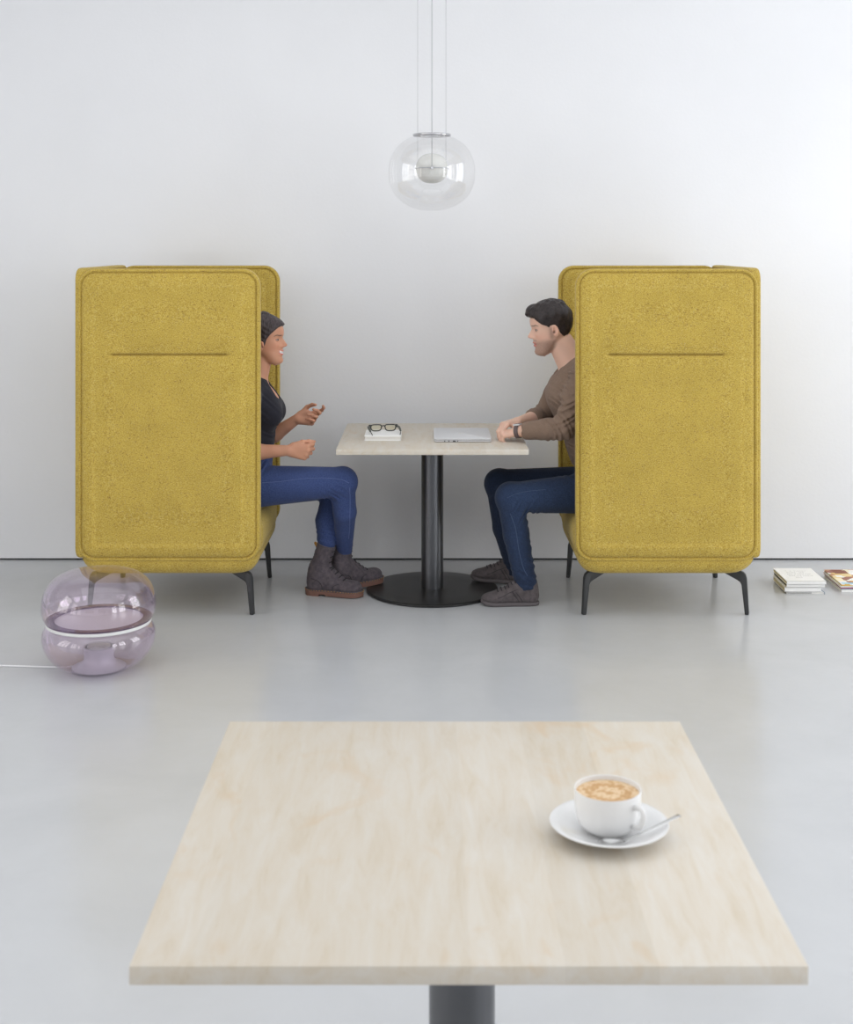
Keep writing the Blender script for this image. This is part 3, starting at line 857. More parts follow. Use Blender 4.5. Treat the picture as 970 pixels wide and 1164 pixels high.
def hand(F, wrist, d, n, t, s=1.0, curls=((20,20,10),)*4, thumb=None, spread=(.10,.03,-.04,-.11), rs=1.0, kpalm=.013, wr=.022, fore=None):
    wrist = np.array(wrist, float); d = unit(d); n = np.array(n, float); n = unit(n-d*(n@d)); t = np.array(t, float); t = t-d*(t@d)-n*(t@n); t = unit(t)
    q = lambda a, b, c: wrist+s*(d*a+t*b+n*c)
    kn = [q(.088,.030,0), q(.092,.010,-.002), q(.087,-.010,-.001), q(.079,-.028,.002)]
    st = [q(.012,.014,.002), q(.012,.005,0), q(.012,-.005,0), q(.012,-.014,.002)]
    R0 = s*rs
    for a, b in zip(st, kn): F.add(cone(a, b, .0135*R0, .0112*R0), kpalm)
    F.add(cone(q(.02,.022,.006), q(.055,.028,.010), .0145*R0, .0115*R0), kpalm)      # ball of the thumb
    F.add(cone(q(.02,-.016,.006), q(.06,-.024,.006), .013*R0, .011*R0), kpalm)
    seg = [(.042,.025,.020),(.046,.028,.021),(.042,.026,.020),(.033,.020,.018)]
    tips = []
    for i in range(4):
        p = kn[i]; A = 0; r = [.0092,.0084,.0077,.0065] if i < 3 else [.0083,.0075,.0068,.0058]
        dd0 = unit(d+t*spread[i])
        for k_ in range(3):
            A += R(curls[i][k_]); dr = unit(dd0*math.cos(A)+n*math.sin(A)); p2 = p+dr*seg[i][k_]*s
            F.add(cone(p, p2, r[k_]*R0, r[k_+1]*R0), .005 if k_ else .008); p = p2
        tips.append((p.copy(), dr, unit(-dd0*math.sin(A)+n*math.cos(A))))
    th = thumb or ((.75,.62,.25),(.9,.35,.25),(.95,.15,.25))
    p = q(.022,.024,.006)
    for k_, (L, ra, rb) in enumerate(((.044,.0135,.0110),(.032,.0108,.0095),(.026,.0095,.0075))):
        dr = unit(d*th[k_][0]+t*th[k_][1]+n*th[k_][2]); p2 = p+dr*L*s
        F.add(cone(p, p2, ra*R0, rb*R0), .010 if k_ == 0 else .005); p = p2
    tips.append((p.copy(), dr, -n))
    return tips

# ---- head: stacked sections with the profile, nose and lips modelled on the midline
HZ = np.linspace(-.14, .14, 281)
def tab(zs, vs, sm=3):
    y = np.interp(HZ, zs, vs)
    if sm:
        kx = np.arange(-3*sm, 3*sm+1); kern = np.exp(-(kx/sm)**2/1.0); kern /= kern.sum()
        y = np.convolve(np.pad(y, 3*sm, mode='edge'), kern, 'valid')
    return y
PF = ([-.12,-.117,-.112,-.104,-.095,-.086,-.079,-.074,-.0685,-.064,-.061,-.058,-.0535,-.049,-.044,-.039,-.036,-.032,-.027,-.021,-.012,-.002,.006,.012,.020,.030,.045,.06,.075,.09,.102,.112,.118,.121],
      [.050,.066,.079,.0875,.0895,.0865,.0835,.0865,.0905,.0905,.0865,.0915,.0935,.0905,.0885,.0890,.0945,.1060,.1120,.1100,.1035,.0965,.0910,.0900,.0925,.0945,.0940,.0905,.083,.069,.053,.034,.018,.001])
BF = ([-.12,-.115,-.105,-.09,-.07,-.05,-.03,-.01,.01,.03,.045,.06,.075,.09,.102,.112,.118,.121],
      [.045,.060,.074,.079,.080,.082,.084,.084,.086,.0905,.091,.0885,.082,.069,.053,.034,.018,.001])
BK = ([-.12,-.112,-.10,-.09,-.08,-.07,-.06,-.05,-.03,0,.03,.06,.08,.095,.108,.117,.121],
      [-.052,-.030,-.010,.000,.008,.018,.033,.052,.078,.094,.100,.095,.083,.067,.046,.022,.001])
HW = ([-.12,-.112,-.10,-.085,-.07,-.05,-.03,-.01,.01,.03,.05,.065,.08,.095,.108,.117,.121],
      [.016,.030,.042,.050,.0555,.0610,.0665,.0695,.0715,.0755,.0765,.0745,.068,.056,.039,.020,.001])
SG = ([-.12,-.10,-.075,-.05,-.042,-.036,-.027,-.015,0,.01,.03,.06], [.030,.022,.021,.021,.017,.0155,.0125,.0100,.0085,.010,.03,.05])

class Head:
    def __init__(s, o, fwd, scale, ear=(-.006,-.008,.028), back=1.0, width=1.0, nose=1.0, side=1.0, pitch=0):
        s.o = np.array(o, float); f = unit(fwd); up = np.array([0,0,1.0]); up = unit(up-f*(f@up)); l = np.cross(up, f)
        s.R = np.stack([f, l, up], 1); s.s = scale
        pf, bf, bk, hw, sg = tab(*PF, 1), tab(*BF, 4), tab(*BK, 4), tab(*HW, 4), tab(*SG, 3)
        s.nose = nose; s.pf, s.bf, s.bk, s.hw, s.sg = bf+(pf-bf)*nose, bf, bk*back, hw*width, sg
        s.ear = ear
    def loc(s, X, Y, Z):
        dx, dy, dz = (X-s.o[0])/s.s, (Y-s.o[1])/s.s, (Z-s.o[2])/s.s; Q = s.R
        return dx*Q[0,0]+dy*Q[1,0]+dz*Q[2,0], dx*Q[0,1]+dy*Q[1,1]+dz*Q[2,1], dx*Q[0,2]+dy*Q[1,2]+dz*Q[2,2]
    def W(s, x, y, z): return s.o+s.R@(np.array([x,y,z])*s.s)
    def dist(s, x, y, z, plain=False):
        I = lambda T: np.interp(z, HZ, T)
        bf, bk, hw, sg = I(s.bf), I(s.bk), I(s.hw), I(s.sg)
        if not plain:
            bm_ = (I(s.pf)-bf)*np.exp(-(y/sg)**2); st = np.clip((x-.03)/.035, 0, 1)
            x = x-bm_*st
            e = np.exp(-((np.abs(y)-.031)/.015)**2-((z-.002)/.0125)**2)
            x = x+.0085*e*st
            # cheekbones, brow ridge, nostril wings, smile
            x = x-.003*np.exp(-((np.abs(y)-.042)/.016)**2-((z+.022)/.015)**2)*st
            x = x-.0025*np.exp(-((np.abs(y)-.028)/.018)**2-((z-.020)/.007)**2)*st
            x = x-.0045*np.exp(-((np.abs(y)-.0125)/.006)**2-((z+.032)/.007)**2)*st
            x = x+.0022*np.exp(-(y/.026)**2-((z+.0605)/.0022)**2)*st
        xc = np.where(z < -.03, (bf-bk)*.5*np.clip((-.03-z)/.03, 0, 1), 0)
        a = np.where(x > xc, bf-xc, bk+xc); a = np.maximum(a, .002)
        nn = 2.25
        ua, uy = np.abs(x-xc)/a, np.abs(y)/np.maximum(hw, .002)
        g = (ua**nn+uy**nn)**(1/nn)
        d = (g-1)*np.minimum(a, hw)
        over = np.maximum(np.abs(z)-.1205, 0)
        return np.maximum(d, -.03)*1.0+over
    def prim(s, grow=0.0, plain=False):
        def fn(X, Y, Z):
            x, y, z = s.loc(X, Y, Z); return s.dist(x, y, z, plain)*s.s-grow
        e = .145*s.s+grow
        return fn, s.o-e, s.o+e
    def add_to(s, F):
        F.add(s.prim(), .012)
        for sd in (-1, 1):
            F.add(ell(s.W(.0655,sd*.031,.002), (.0122*s.s,)*3), .0015)
            fx = unit(s.R@np.array([.96,.0,-.20])); fl = unit(s.R@np.array([.25*1,sd*1.0,0])); fl = unit(fl-fx*(fl@fx)); fu = np.cross(fx, fl)
            Rm = np.stack([fx, fl, fu], 1)
            ex, ez, er = s.ear
            F.add(ell(s.W(ex,sd*.0765,ez), (er*.58*s.s,.0065*s.s,er*s.s), Rm), .004)
            F.cut(ell(s.W(ex+.001,sd*.0845,ez+.004), (er*.36*s.s,.0070*s.s,er*.60*s.s), Rm), .002)
            F.cut(ell(s.W(ex+.007,sd*.080,ez-.005), (.0045*s.s,.010*s.s,.0055*s.s), Rm), .002)
        for sd in (-1, 1): F.cut(ell(s.W(.098,sd*.0062,-.0375), (.005*s.s,.0036*s.s,.0040*s.s)), .002)

def sm(a, b, x): t = np.clip((x-a)/(b-a+1e-12), 0, 1); return t*t*(3-2*t)

def face_colour(hd, V, base, lips, dark, beard=0.0, teeth=False):
    base = np.array(s2l(base)[:3]); lips = np.array(s2l(lips)[:3]); dk = np.array(s2l(dark)[:3])
    rng = np.random.default_rng(3)
    col = np.tile(base, (len(V), 1)); col *= (1+.03*np.sin(V[:,0:1]*90+V[:,2:3]*70))
    x, y, z = hd.loc(V[:,0], V[:,1], V[:,2]); face = (x > .02) & (np.abs(z) < .13) & (np.abs(y) < .085)
    def blend(mask, c, amt=1.0):
        mk = (mask*amt)[:, None]; col[:] = col*(1-mk)+np.array(c)*mk
    ay = np.abs(y)
    red = base*np.array([1.06,.86,.82])
    blend(np.exp(-((ay-.045)/.02)**2-((z+.03)/.02)**2)*face, red, .45)
    blend(np.exp(-(y/.016)**2-((z+.028)/.012)**2)*(x > .085), red, .5)
    ear = np.exp(-((x-hd.ear[0])/.018)**2-((z-hd.ear[1])/.028)**2)*sm(.068,.074,ay); blend(ear, red, .55)
    blend(np.exp(-((x-hd.ear[0]-.006)/.006)**2-((z-hd.ear[1]+.004)/.008)**2)*(ay > .06)*(ay < .081), base*.35, .7)
    if beard > 0:
        jl = np.interp(x, [-.02,.0,.03,.06,.08], [-.055,-.082,-.102,-.120,-.132])
        bz = sm(-.034, -.060, z)*sm(-.020, .012, x)*sm(jl-.012, jl+.004, z)
        mous = np.exp(-((z+.046)/.0055)**2)*(ay < .03)*sm(.06, .075, x)
        sb = np.exp(-((x-.012)/.010)**2)*sm(-.06,-.03,z)*sm(.02,.0,z)*(ay > .05)
        nrm = np.clip(np.maximum(np.maximum(bz*(z > -.135), mous), sb*.8), 0, 1)*(x > -.03)*(np.abs(z) < .135)*(ay < .08)
        sp = .75+.25*rng.random(len(V))
        blend(nrm*sp, np.array(s2l((84,62,54))[:3]), beard)
    # lips
    lw = .024 if not teeth else .028
    lz = z - (.010*(ay/lw)**2 if teeth else -.001*(ay/lw)**2)
    f = sm(1.05, .85, ay/lw)*face*(x > .06)
    up = f*sm(-.0505-.000,-.0525,lz)*sm(-.0625,-.0605,lz); lo = f*sm(-.0725+.0035*0,-.0705,lz)*sm(-.060,-.062,lz)
    blend(np.clip(up+lo, 0, 1), lips, .85)
    if teeth:
        tz = f*sm(-.0545,-.0565,lz)*sm(-.0665,-.0645,lz)*sm(.95,.8,ay/lw); blend(tz, s2l((240,236,230))[:3], .95)
    else:
        blend(f*np.exp(-((lz+.0608)/.0012)**2), lips*.45, .8)
    # eyes
    for sd in (-1, 1):
        ex, ey, ez = x-.0655, y-sd*.031, z-.002
        r = np.sqrt(ex**2+ey**2+ez**2); on = (r < .0145) & (ex > .002)
        op = on*sm(.0046,.0034,np.abs(ez)+.0022*(ey/.010)**2)
        blend(op*1.0, s2l((188,178,170))[:3], 1)
        ir = op*sm(.0072,.0060,np.sqrt((ey-.001*sd)**2+ez**2)); blend(ir, s2l((44,30,24))[:3], 1)
        blend(on*np.exp(-((ez-.0048+.0022*(ey/.010)**2)/.0012)**2)*(np.abs(ey) < .0135), dk, .9)
        blend(on*np.exp(-((ez+.0048-.0022*(ey/.010)**2)/.0010)**2)*(np.abs(ey) < .0125), dk, .45)
        brz = .0215+.004*sm(.0,.02,(ey*sd))-.006*sm(.012,.026,ey*sd)
        blend(face*np.exp(-((z-brz)/.0024)**2)*sm(-.017,-.012,ey*sd)*sm(.027,.018,ey*sd)*(x > .03), dk, .85)
    # nostrils
    blend(np.exp(-((x-.098)/.006)**2-((ay-.0065)/.0035)**2-((z+.0385)/.003)**2), dk, .7)
    return np.clip(col, 0, 1)

def fold(amp, k3, ph, c, rad):
    """cloth folds: rippling offset around a joint"""
    c = np.array(c); k3 = np.array(k3)*1.7
    def fn(X, Y, Z):
        r2 = ((X-c[0])**2+(Y-c[1])**2+(Z-c[2])**2)/rad**2
        a = k3[0]*X+k3[1]*Y+k3[2]*Z
        return (amp*np.exp(-r2)*np.sin(a+ph+1.3*np.sin(.45*a+30*Y+ph))).astype(np.float32)
    return fn, c-2*rad, c+2*rad

def nails(tips, s, parent, c):
    for p, d, n in tips:
        pass

# ------------------------------------------------------------------ the man
def build_man():
    root = empty('person', (.75, 6.2, 0))
    tag(root, 'bearded man in taupe long sleeved shirt and dark jeans sitting with hands on table', 'person')
    yc = 6.2
    hd = Head(P(627.5, 373, yc), (-.9925, -.03, -.122), 1.035, back=.90)
    # skeleton
    neckT, neckB = P(638,391,yc), P(651,418,yc)
    ch, up_, wa, pe = P(651,447,yc), P(653,428,yc), P(673,505,yc), P(684,545,yc)
    shN, elN, wrN = P(667,424,6.035), P(641,486.5,5.985), P(588,490.5,6.10)
    shF, elF, wrF = P(644,431,6.375), P(617,474,6.40), P(590,480,6.20)
    hpN, knN, anN = P(676,560,6.07), P(581,566,6.045), P(599,668,6.055)
    hpF, knF, anF = P(676,552,6.33), P(568,550,6.33), P(587,652,6.42)
    cfN, cfF = P(587,608,6.05), P(574.5,600,6.365)
    def torso(F, g):
        F.add(cone(pe, wa, .108, .103, 1.4, g), .03); F.add(cone(wa, ch, .103, .116, 1.4, g), .04)
        F.add(ell(pe, (.11,.165,.095), None, g), .03)
        F.add(cone(ch, up_, .105, .070, 1.75, g), .04)
        F.add(cone(neckB+[.025,0,.012], shN+[0,.02,0], .052, .052, 1, g), .035); F.add(cone(neckB+[.025,0,.012], shF+[0,-.02,0], .052, .052, 1, g), .035)
    def arms(F, g, up_only=0):
        for a, b, c_ in ((shN, elN, wrN), (shF, elF, wrF)):
            mid = a+(b-a)*.4
            F.add(cone(a, mid, .055, .054, 1, g), .03); F.add(cone(mid, b, .054, .043, 1, g), .02)
            m2 = b+(c_-b)*.35
            if up_only:
                e = b+(c_-b)*(.84 if a is shN else .48)
                F.add(cone(b, m2, .046, .044, 1, g), .02); F.add(cone(m2, e, .044, .034, 1, g, True), .006)
            else:
                F.add(cone(b, m2, .043, .042, 1, g), .02); F.add(cone(m2, c_, .042, .0265, 1, g), .012)
    # body
    hx = (P(560,0,6.1)[0], P(662,0,6.2)[0])
    F = Field((.24, 5.86, .02), (.98, 6.56, 1.42), .004, .0024, sx=(hx,), sy=((5.99,6.40),), sz=((.70,.80),(1.085,1.40)))
    g = -.004
    torso(F, g-.004); arms(F, g+.002)
    F.add(cone(neckT, neckB, .0575, .062, 1.0), .02)
    F.add(cone(P(639,388,yc), P(653,408,yc), .045, .05, 1.1), .02)
    for a, b, c2, d_ in ((hpN, knN, cfN, anN), (hpF, knF, cfF, anF)):
        F.add(cone(a, b, .084, .058), .03); F.add(cone(b, c2, .052, .050), .02); F.add(cone(c2, d_+(c2-d_)*.15, .046, .034), .015)
    hd.add_to(F)
    # hands: the near one rests on the table, the far one lies over it
    t1_ = hand(F, wrN+[0,0,-.002], (-.95,.14,-.14), (0,.25,-1), (.1,1,.25), .74, ((58,56,24),(60,58,26),(62,60,28),(62,60,28)), ((.8,.45,.1),(.95,.2,.1),(.95,-.1,.2)), rs=1.03)
    t2_ = hand(F, wrF+[0,0,.006], (-.84,-.50,-.12), (-.15,-.2,-1), (.6,-.75,.0), .96, ((34,44,22),(38,46,22),(42,46,24),(44,46,24)), ((.7,.5,.35),(.85,.2,.55),(.8,-.05,.7)), rs=1.03)
    V = None
    field_obj('body', F, M['skin'], root, lambda V: face_colour(hd, V, (226,186,166), (196,122,112), (40,30,28), beard=.55), 2)
    # hair
    Hh_ = Field(hd.o-.155, hd.o+.155, .0024)
    fr, lo, hi = hd.prim(.0105*hd.s, True)
    ln = lambda x: np.interp(x, [-.2,-.085,-.070,-.046,-.026,-.016,-.007,.014,.020,.030,.051,.070,.0787,.11,.2], [-.058,-.056,-.052,-.045,-.020,.008,.017,.016,.006,.016,.026,.044,.056,.064,.07])
    def hf(X, Y, Z):
        x, y, z = hd.loc(X, Y, Z)
        th = .003+.0075*sm(0,.09,z)+.003*sm(.02,-.06,x)*sm(-.05,0,z)
        d = fr(X, Y, Z)+.0105*hd.s-th*hd.s
        q1 = np.sqrt(((x-.062)/.046)**2+(y/.050)**2+((z-.088)/.030)**2)
        dq = (q1-1)*.030
        q2 = np.sqrt(((x-.0)/.075)**2+(y/.060)**2+((z-.095)/.036)**2); dq = np.minimum(dq, (q2-1)*.036)
        q3 = np.sqrt(((x-.088)/.024)**2+((y-.004)/.040)**2+((z-.076)/.020)**2); dq = np.minimum(dq, (q3-1)*.020)
        k_ = .014; h_ = np.clip(.5+.5*(d-dq)/k_, 0, 1); d = d*(1-h_)+dq*h_-k_*h_*(1-h_)
        d = d+.0016*np.sin(150*x+60*z+2*np.sin(90*y))*sm(.02,.06,z)+.0010*np.sin(170*y+120*x)
        e_ = (ln(x)-z)*.8+.0008*np.sin(900*x); h_ = np.clip(.5-.5*(d-e_)/.009, 0, 1); return d*(1-h_)+e_*h_+.009*h_*(1-h_)
    Hh_.add((hf, lo, hi), 0)
    field_obj('hair', Hh_, M['hair_m'], root, None, 1)
    # shirt
    S = Field((P(592,0,6.1)[0], 5.86, P(0,545,6)[2]), (1.02, 6.56, P(0,392,6.2)[2]), .0034)
    torso(S, .0045); arms(S, .0055, 1)
    nb = P(634,424,yc)
    def neckcut(X, Y, Z):                       # V neckline rising towards the nape
        zl = nb[2]+1.05*(X-nb[0])+.9*np.abs(Y-yc)
        zl = np.minimum(zl, nb[2]+.16)
        return -(Z-zl)
    S.cut((lambda X, Y, Z: np.maximum(np.maximum(nb[2]-.002+.62*(X-nb[0])+.62*np.abs(Y-yc)-Z, np.sqrt((X-neckB[0])**2+(Y-yc)**2)-.115), -9), (-9,)*3, (9,)*3), .003)
    zh = P(0,533,6.2)[2]
    S.cutall(lambda X, Y, Z: (Z-zh)+.25*(X-.75), .003)
    for f in (fold(.006,(130,30,60),0,elN,.08), fold(.005,(70,20,-130),1,elN+[.02,-.03,.07],.07), fold(.0055,(90,0,120),2,P(648,455,6.05),.08), fold(.005,(100,20,120),2,P(650,425,6.03),.05),
              fold(.004,(60,0,150),.6,P(648,520,6.1),.06), fold(.0035,(110,0,60),1.5,elF,.07), fold(.003,(-60,20,120),.4,P(655,410,6.1),.06),
              fold(.003,(100,0,-60),.9,P(620,492,6.05),.05), fold(.0022,(40,0,90),.9,ch,.12)): S.warp(*f)
    field_obj('shirt', S, M['shirt_brown'], root, None, 2)
    # collar rib
    # jeans
    J = Field((.22, 5.86, P(0,676,6.05)[2]), (1.02, 6.56, .80), .0036)
    J.add(ell(pe, (.115,.172,.10)), .03); J.add(cone(pe, wa+[0,0,.02], .107, .098, 1.4), .03)
    for a, b, c2, d_, sgn in ((hpN, knN, cfN, anN, 0), (hpF, knF, cfF, anF, 1)):
        J.add(cone(a, b, .093, .067), .03); J.add(cone(b, c2, .064, .058), .02); J.add(cone(c2, d_, .058, .050 if not sgn else .042, 1, 0, True), .012)
        J.add(ell(b+[-.004,0,.004], (.062,.064,.062)), .02)
    J.cutall(lambda X, Y, Z: .745-Z, .003)
    bk = knN+[.055,0,-.045]
    for f in (fold(.005,(130,0,-70),0,bk,.07), fold(.004,(60,0,140),1,bk+[-.03,0,.0],.05), fold(.0035,(30,20,110),0,anN+[0,0,.05],.07), fold(.003,(60,0,100),2,anN+[0,0,.14],.08),
              fold(.004,(130,0,-60),.5,knF+[.05,0,-.04],.07), fold(.0035,(20,0,120),1,anF+[0,0,.06],.07), fold(.004,(90,20,60),1.2,hpN+[-.07,0,.05],.08)): J.warp(*f)
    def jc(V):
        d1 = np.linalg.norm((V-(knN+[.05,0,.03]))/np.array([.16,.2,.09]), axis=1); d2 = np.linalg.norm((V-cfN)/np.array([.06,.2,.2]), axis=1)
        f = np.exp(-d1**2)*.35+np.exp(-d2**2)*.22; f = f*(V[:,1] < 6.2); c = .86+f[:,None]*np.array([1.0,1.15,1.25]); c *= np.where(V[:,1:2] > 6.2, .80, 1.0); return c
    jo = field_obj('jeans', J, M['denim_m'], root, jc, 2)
    # watch
    fa = unit(wrN-elN); wc = wrN-fa*.006; u = unit(np.cross(fa, [0,0,1])); v_ = np.cross(u, fa)
    ring = [wc+u*math.cos(a)*.0285+v_*math.sin(a)*.0285 for a in np.linspace(0, 2*PI, 36, endpoint=False)]
    bmv, bmf = [], []
    for i, p in enumerate(ring):
        rr_ = (p-wc)/.0285
        for a_, b_ in ((-.010,0),(.010,0),(.010,.0025),(-.010,.0025)): bmv.append(p+fa*a_+rr_*(b_-.0005))
    n = len(ring)
    for i in range(n):
        j = (i+1) % n
        for k_ in range(4): bmf.append((i*4+k_, i*4+(k_+1) % 4, j*4+(k_+1) % 4, j*4+k_))
    wt = mesh_obj('wristwatch', bmv, bmf, M['strap'], root, True, 40)
    wt['label'] = 'taupe strapped wristwatch with a flat silver case'
    up3 = unit(v_ if v_[2] > 0 else -v_); mt = Matrix([list(fa)+[0], list(np.cross(up3, fa))+[0], list(up3)+[0], [0,0,0,1]]).transposed(); mt.translation = Vector(wc+up3*.0315)
    box('watch_case', (-.017,-.015,-.004), (.017,.015,.003), M['alu'], wt, .002, mt)
    box('watch_face', (-.014,-.012,.0031), (.014,.012,.0034), M['port'], wt, 0, mt)
    # jeans seam on the near leg (outer side stitching)
    return root, jo, hd, anN, anF
man, jeans_m, hd_m, anN, anF = build_man()

# ------------------------------------------------------------------ shoes
def outline(xs, hw, n=16, grow=0.0, flat=1.0):
    t = np.linspace(0, 1, n); L = xs[-1]
    x = xs[0]-grow+(L-xs[0]+2*grow)*(1-np.cos(t*PI))/2
    y = np.interp((x+grow)*L/(L+2*grow), xs, hw)+grow*np.sin(t*PI)**.3
    y[0] = y[-1] = 0
    return [(a, b) for a, b in zip(x, y)]+[(a, -b) for a, b in zip(x[-2:0:-1], y[-2:0:-1])]

def smooth_outline(pts, it=2):
    p = np.array(pts)
    for _ in range(it): p = .25*np.roll(p, 1, 0)+.5*p+.25*np.roll(p, -1, 0)
    return p

def surf(o):
    return BVHTree.FromPolygons([tuple(q.co) for q in o.data.vertices], [tuple(p.vertices) for p in o.data.polygons])
def row(bv, parent, name, rays, r, mtl):
    pts = []
    for p, d in rays:
        h_ = bv.ray_cast(Vector(p), Vector(d).normalized())
        if h_[0] is not None: pts.append(np.array(h_[0])-np.array(Vector(d).normalized())*r*.35)
    if len(pts) > 2: tube_obj(name, pts, r, mtl, parent, 6, 3)

def make_boot(parent, loc, yaw, pitch, roll, shaft_top, label=None):
    xf = Matrix.Translation(Vector(loc)) @ Matrix.Rotation(yaw, 4, 'Z') @ Matrix.Rotation(pitch, 4, 'Y') @ Matrix.Rotation(roll, 4, 'X')
    F = Field((-.03,-.08,.0), (.31,.08,.29), .003)
    st = np.array(shaft_top)
    F.add(cone((.045,0,.055),(.062,0,.085),.040,.040), .02)
    F.add(cone((.058,0,.10), st, .043, .044, 1.05, 0, True), .02)
    F.add(cone((.052,0,.075),(.058,0,.12),.044,.043), .02)
    F.add(cone((.07,0,.085),(.125,0,.062),.042,.034,1.1), .025)
    F.add(cone((.125,0,.058),(.19,0,.042),.034,.028,1.35), .02)
    F.add(cone((.19,0,.042),(.232,0,.040),.028,.028,1.45), .02)
    F.add(cone((.080,0,.125),(.150,0,.070),.036,.028,1.1), .02)
    F.add(ell((.225,0,.044),(.043,.042,.029)), .01)
    F.add(cone((.042,0,.045),(.20,0,.042), .034,.030,1.2), .01)
    F.cutall(lambda X, Y, Z: Z-.026, .002)
    for f in (fold(.0022,(60,0,170),0,(.06,0,.13),.05), fold(.0022,(120,30,90),1,(.12,0,.09),.05), fold(.0018,(30,10,200),2,(.07,0,.18),.05)): F.warp(*f)
    o = field_obj('boot', F, M['boot'], parent, None, 1)
    xs = np.array([0,.01,.03,.06,.10,.15,.19,.22,.245,.262,.272]); hw = np.array([0,.024,.035,.038,.035,.038,.044,.045,.039,.024,0])
    def slab(name, grow, z0, z1, mtl, x_max=None):
        p = smooth_outline(outline(xs, hw, 30, grow), 3)
        if x_max: p = np.array([q for q in p if q[0] < x_max])
        return extrude_poly(name, [tuple(q) for q in p], z0, z1, lambda q, t: (q[0], q[1], t), mtl, o, .0)
    slab('welt', .006, .024, .030, M['boot'])
    s1 = slab('sole', .0055, .010, .0245, M['bootsole']); s2_ = slab('heel', .0045, 0, .0105, M['bootsole'], .078)
    s3_ = slab('forefoot_tread', .0045, .004, .0105, M['bootsole'])
    # trim tread to forefoot only
    me = s3_.data
    for q in me.vertices: q.co.x = max(q.co.x, .105)
    # welt stitching: short dashes around the sole
    p = smooth_outline(outline(xs, hw, 60, .0068), 2); vs, fs = [], []
    for i in range(0, len(p), 2):
        a, b = p[i], p[(i+1) % len(p)]
        v2, f2 = tube([(a[0],a[1],.0275),(b[0],b[1],.0275)], .0011, 5, 1); n0 = len(vs); vs += v2; fs += [tuple(n0+q for q in f) for f in f2]
    mesh_obj('welt_stitching', vs, fs, M['thread'], o)
    bv = surf(o)
    for i, (xx, zz) in enumerate(((.165,.055),(.148,.070),(.130,.086),(.112,.104),(.104,.128),(.100,.152),(.098,.176),(.097,.200))):
        row(bv, o, 'lace', [((xx+.10, yy, zz+(.10 if i < 4 else .01)), (-1,0,-1 if i < 4 else -.1)) for yy in (-.022,-.013,-.004,.004,.013,.022)], .0024, M['lace'])
    tube_obj('pull_loop', [(st[0]-.043,0,st[2]-.030),(st[0]-.050,0,st[2]-.008),(st[0]-.057,0,st[2]+.006),(st[0]-.050,0,st[2]+.004),(st[0]-.042,0,st[2]-.012)], .0022, M['thread'], o, 6, 4, flat=2.4)
    # side seams of the upper
    for sd in (-1, 1):
        row(bv, o, 'seam', [((xx,sd*.1,zz),(0,-sd,0)) for xx, zz in ((.090,.036),(.088,.052),(.078,.070),(.060,.080),(.040,.084))], .0012, M['lace'])
        row(bv, o, 'seam', [((xx,sd*.1,zz),(0,-sd,0)) for xx, zz in ((.140,.036),(.142,.048),(.155,.058),(.172,.063))], .0012, M['lace'])
    o.matrix_basis = xf
    if label: o['label'] = label
    return o

def make_sneaker(parent, loc, yaw, pitch, label=None):
    xf = Matrix.Translation(Vector(loc)) @ Matrix.Rotation(yaw, 4, 'Z') @ Matrix.Rotation(pitch, 4, 'Y')
    F = Field((-.03,-.08,.0), (.30,.08,.16), .0028)
    F.add(cone((.036,0,.045),(.044,0,.088),.036,.037), .015)
    F.add(cone((.05,0,.075),(.10,0,.072),.037,.036,1.05), .02)
    F.add(cone((.10,0,.070),(.17,0,.044),.034,.027,1.3), .02)
    F.add(cone((.17,0,.042),(.222,0,.033),.028,.020,1.75), .02)
    F.add(ell((.215,0,.032),(.046,.040,.022)), .01)
    F.add(cone((.038,0,.036),(.20,0,.030), .031,.027,1.22), .01)
    F.cutall(lambda X, Y, Z: Z-.014, .002)
    F.cut(cone((.048,0,.12),(.085,0,.125),.030,.030), .004)
    F.warp(*fold(.0015,(120,40,60),0,(.16,0,.06),.05))
    o = field_obj('sneaker', F, M['sneaker'], parent, None, 1)
    xs = np.array([0,.01,.03,.06,.10,.15,.19,.22,.245,.258,.264]); hw = np.array([0,.024,.035,.038,.035,.037,.042,.043,.036,.022,0])
    p = smooth_outline(outline(xs, hw, 30, .0015), 3)
    bm = bmesh.new(); lv = [(0,-.004),(.003,0),(.010,.001),(.0165,-.0005),(.0175,-.003)]; rings = []
    c = p.mean(0)
    for z, gr in lv:
        rings.append([bm.verts.new((q[0]+gr*np.sign(q[0]-c[0])*min(1,abs(q[0]-c[0])/.1), q[1]+gr*np.sign(q[1])*min(1,abs(q[1])/.03), z+.010*max(0,(q[0]-.19)/.075)**2)) for q in p])
    for a, b in zip(rings, rings[1:]):
        for i in range(len(a)): j = (i+1) % len(a); bm.faces.new((a[i], a[j], b[j], b[i]))
    bm.faces.new(rings[0][::-1]); bm.faces.new(rings[-1])
    bm_obj('sole', bm, M['sneaker_sole'], o, True, 50)
    bv = surf(o)
    for i in range(6):
        xx = .176-.0165*i; zz = .05+.006*i
        row(bv, o, 'lace', [((xx+.05, yy, zz+.10), (-.45,0,-1)) for yy in (-.026,-.016,-.005,.005,.016,.026)], .0024, M['lace'])
    for sd in (-1, 1):
        for dx in (0, .016): row(bv, o, 'side_stripe', [((.078+dx+k_*.008,sd*.1,.022+k_*.0115),(0,-sd,0)) for k_ in range(5)], .0013, M['lace'])
        row(bv, o, 'side_stripe', [((.190-k_*.022,sd*.1,.040+k_*.010),(0,-sd,0)) for k_ in range(5)], .0012, M['lace'])
    o.matrix_basis = xf
    if label: o['label'] = label
    return o
nx = P(613,688,6.06); make_sneaker(man, (nx[0]-man.location.x, 6.055-man.location.y, 0), PI+R(2), 0)
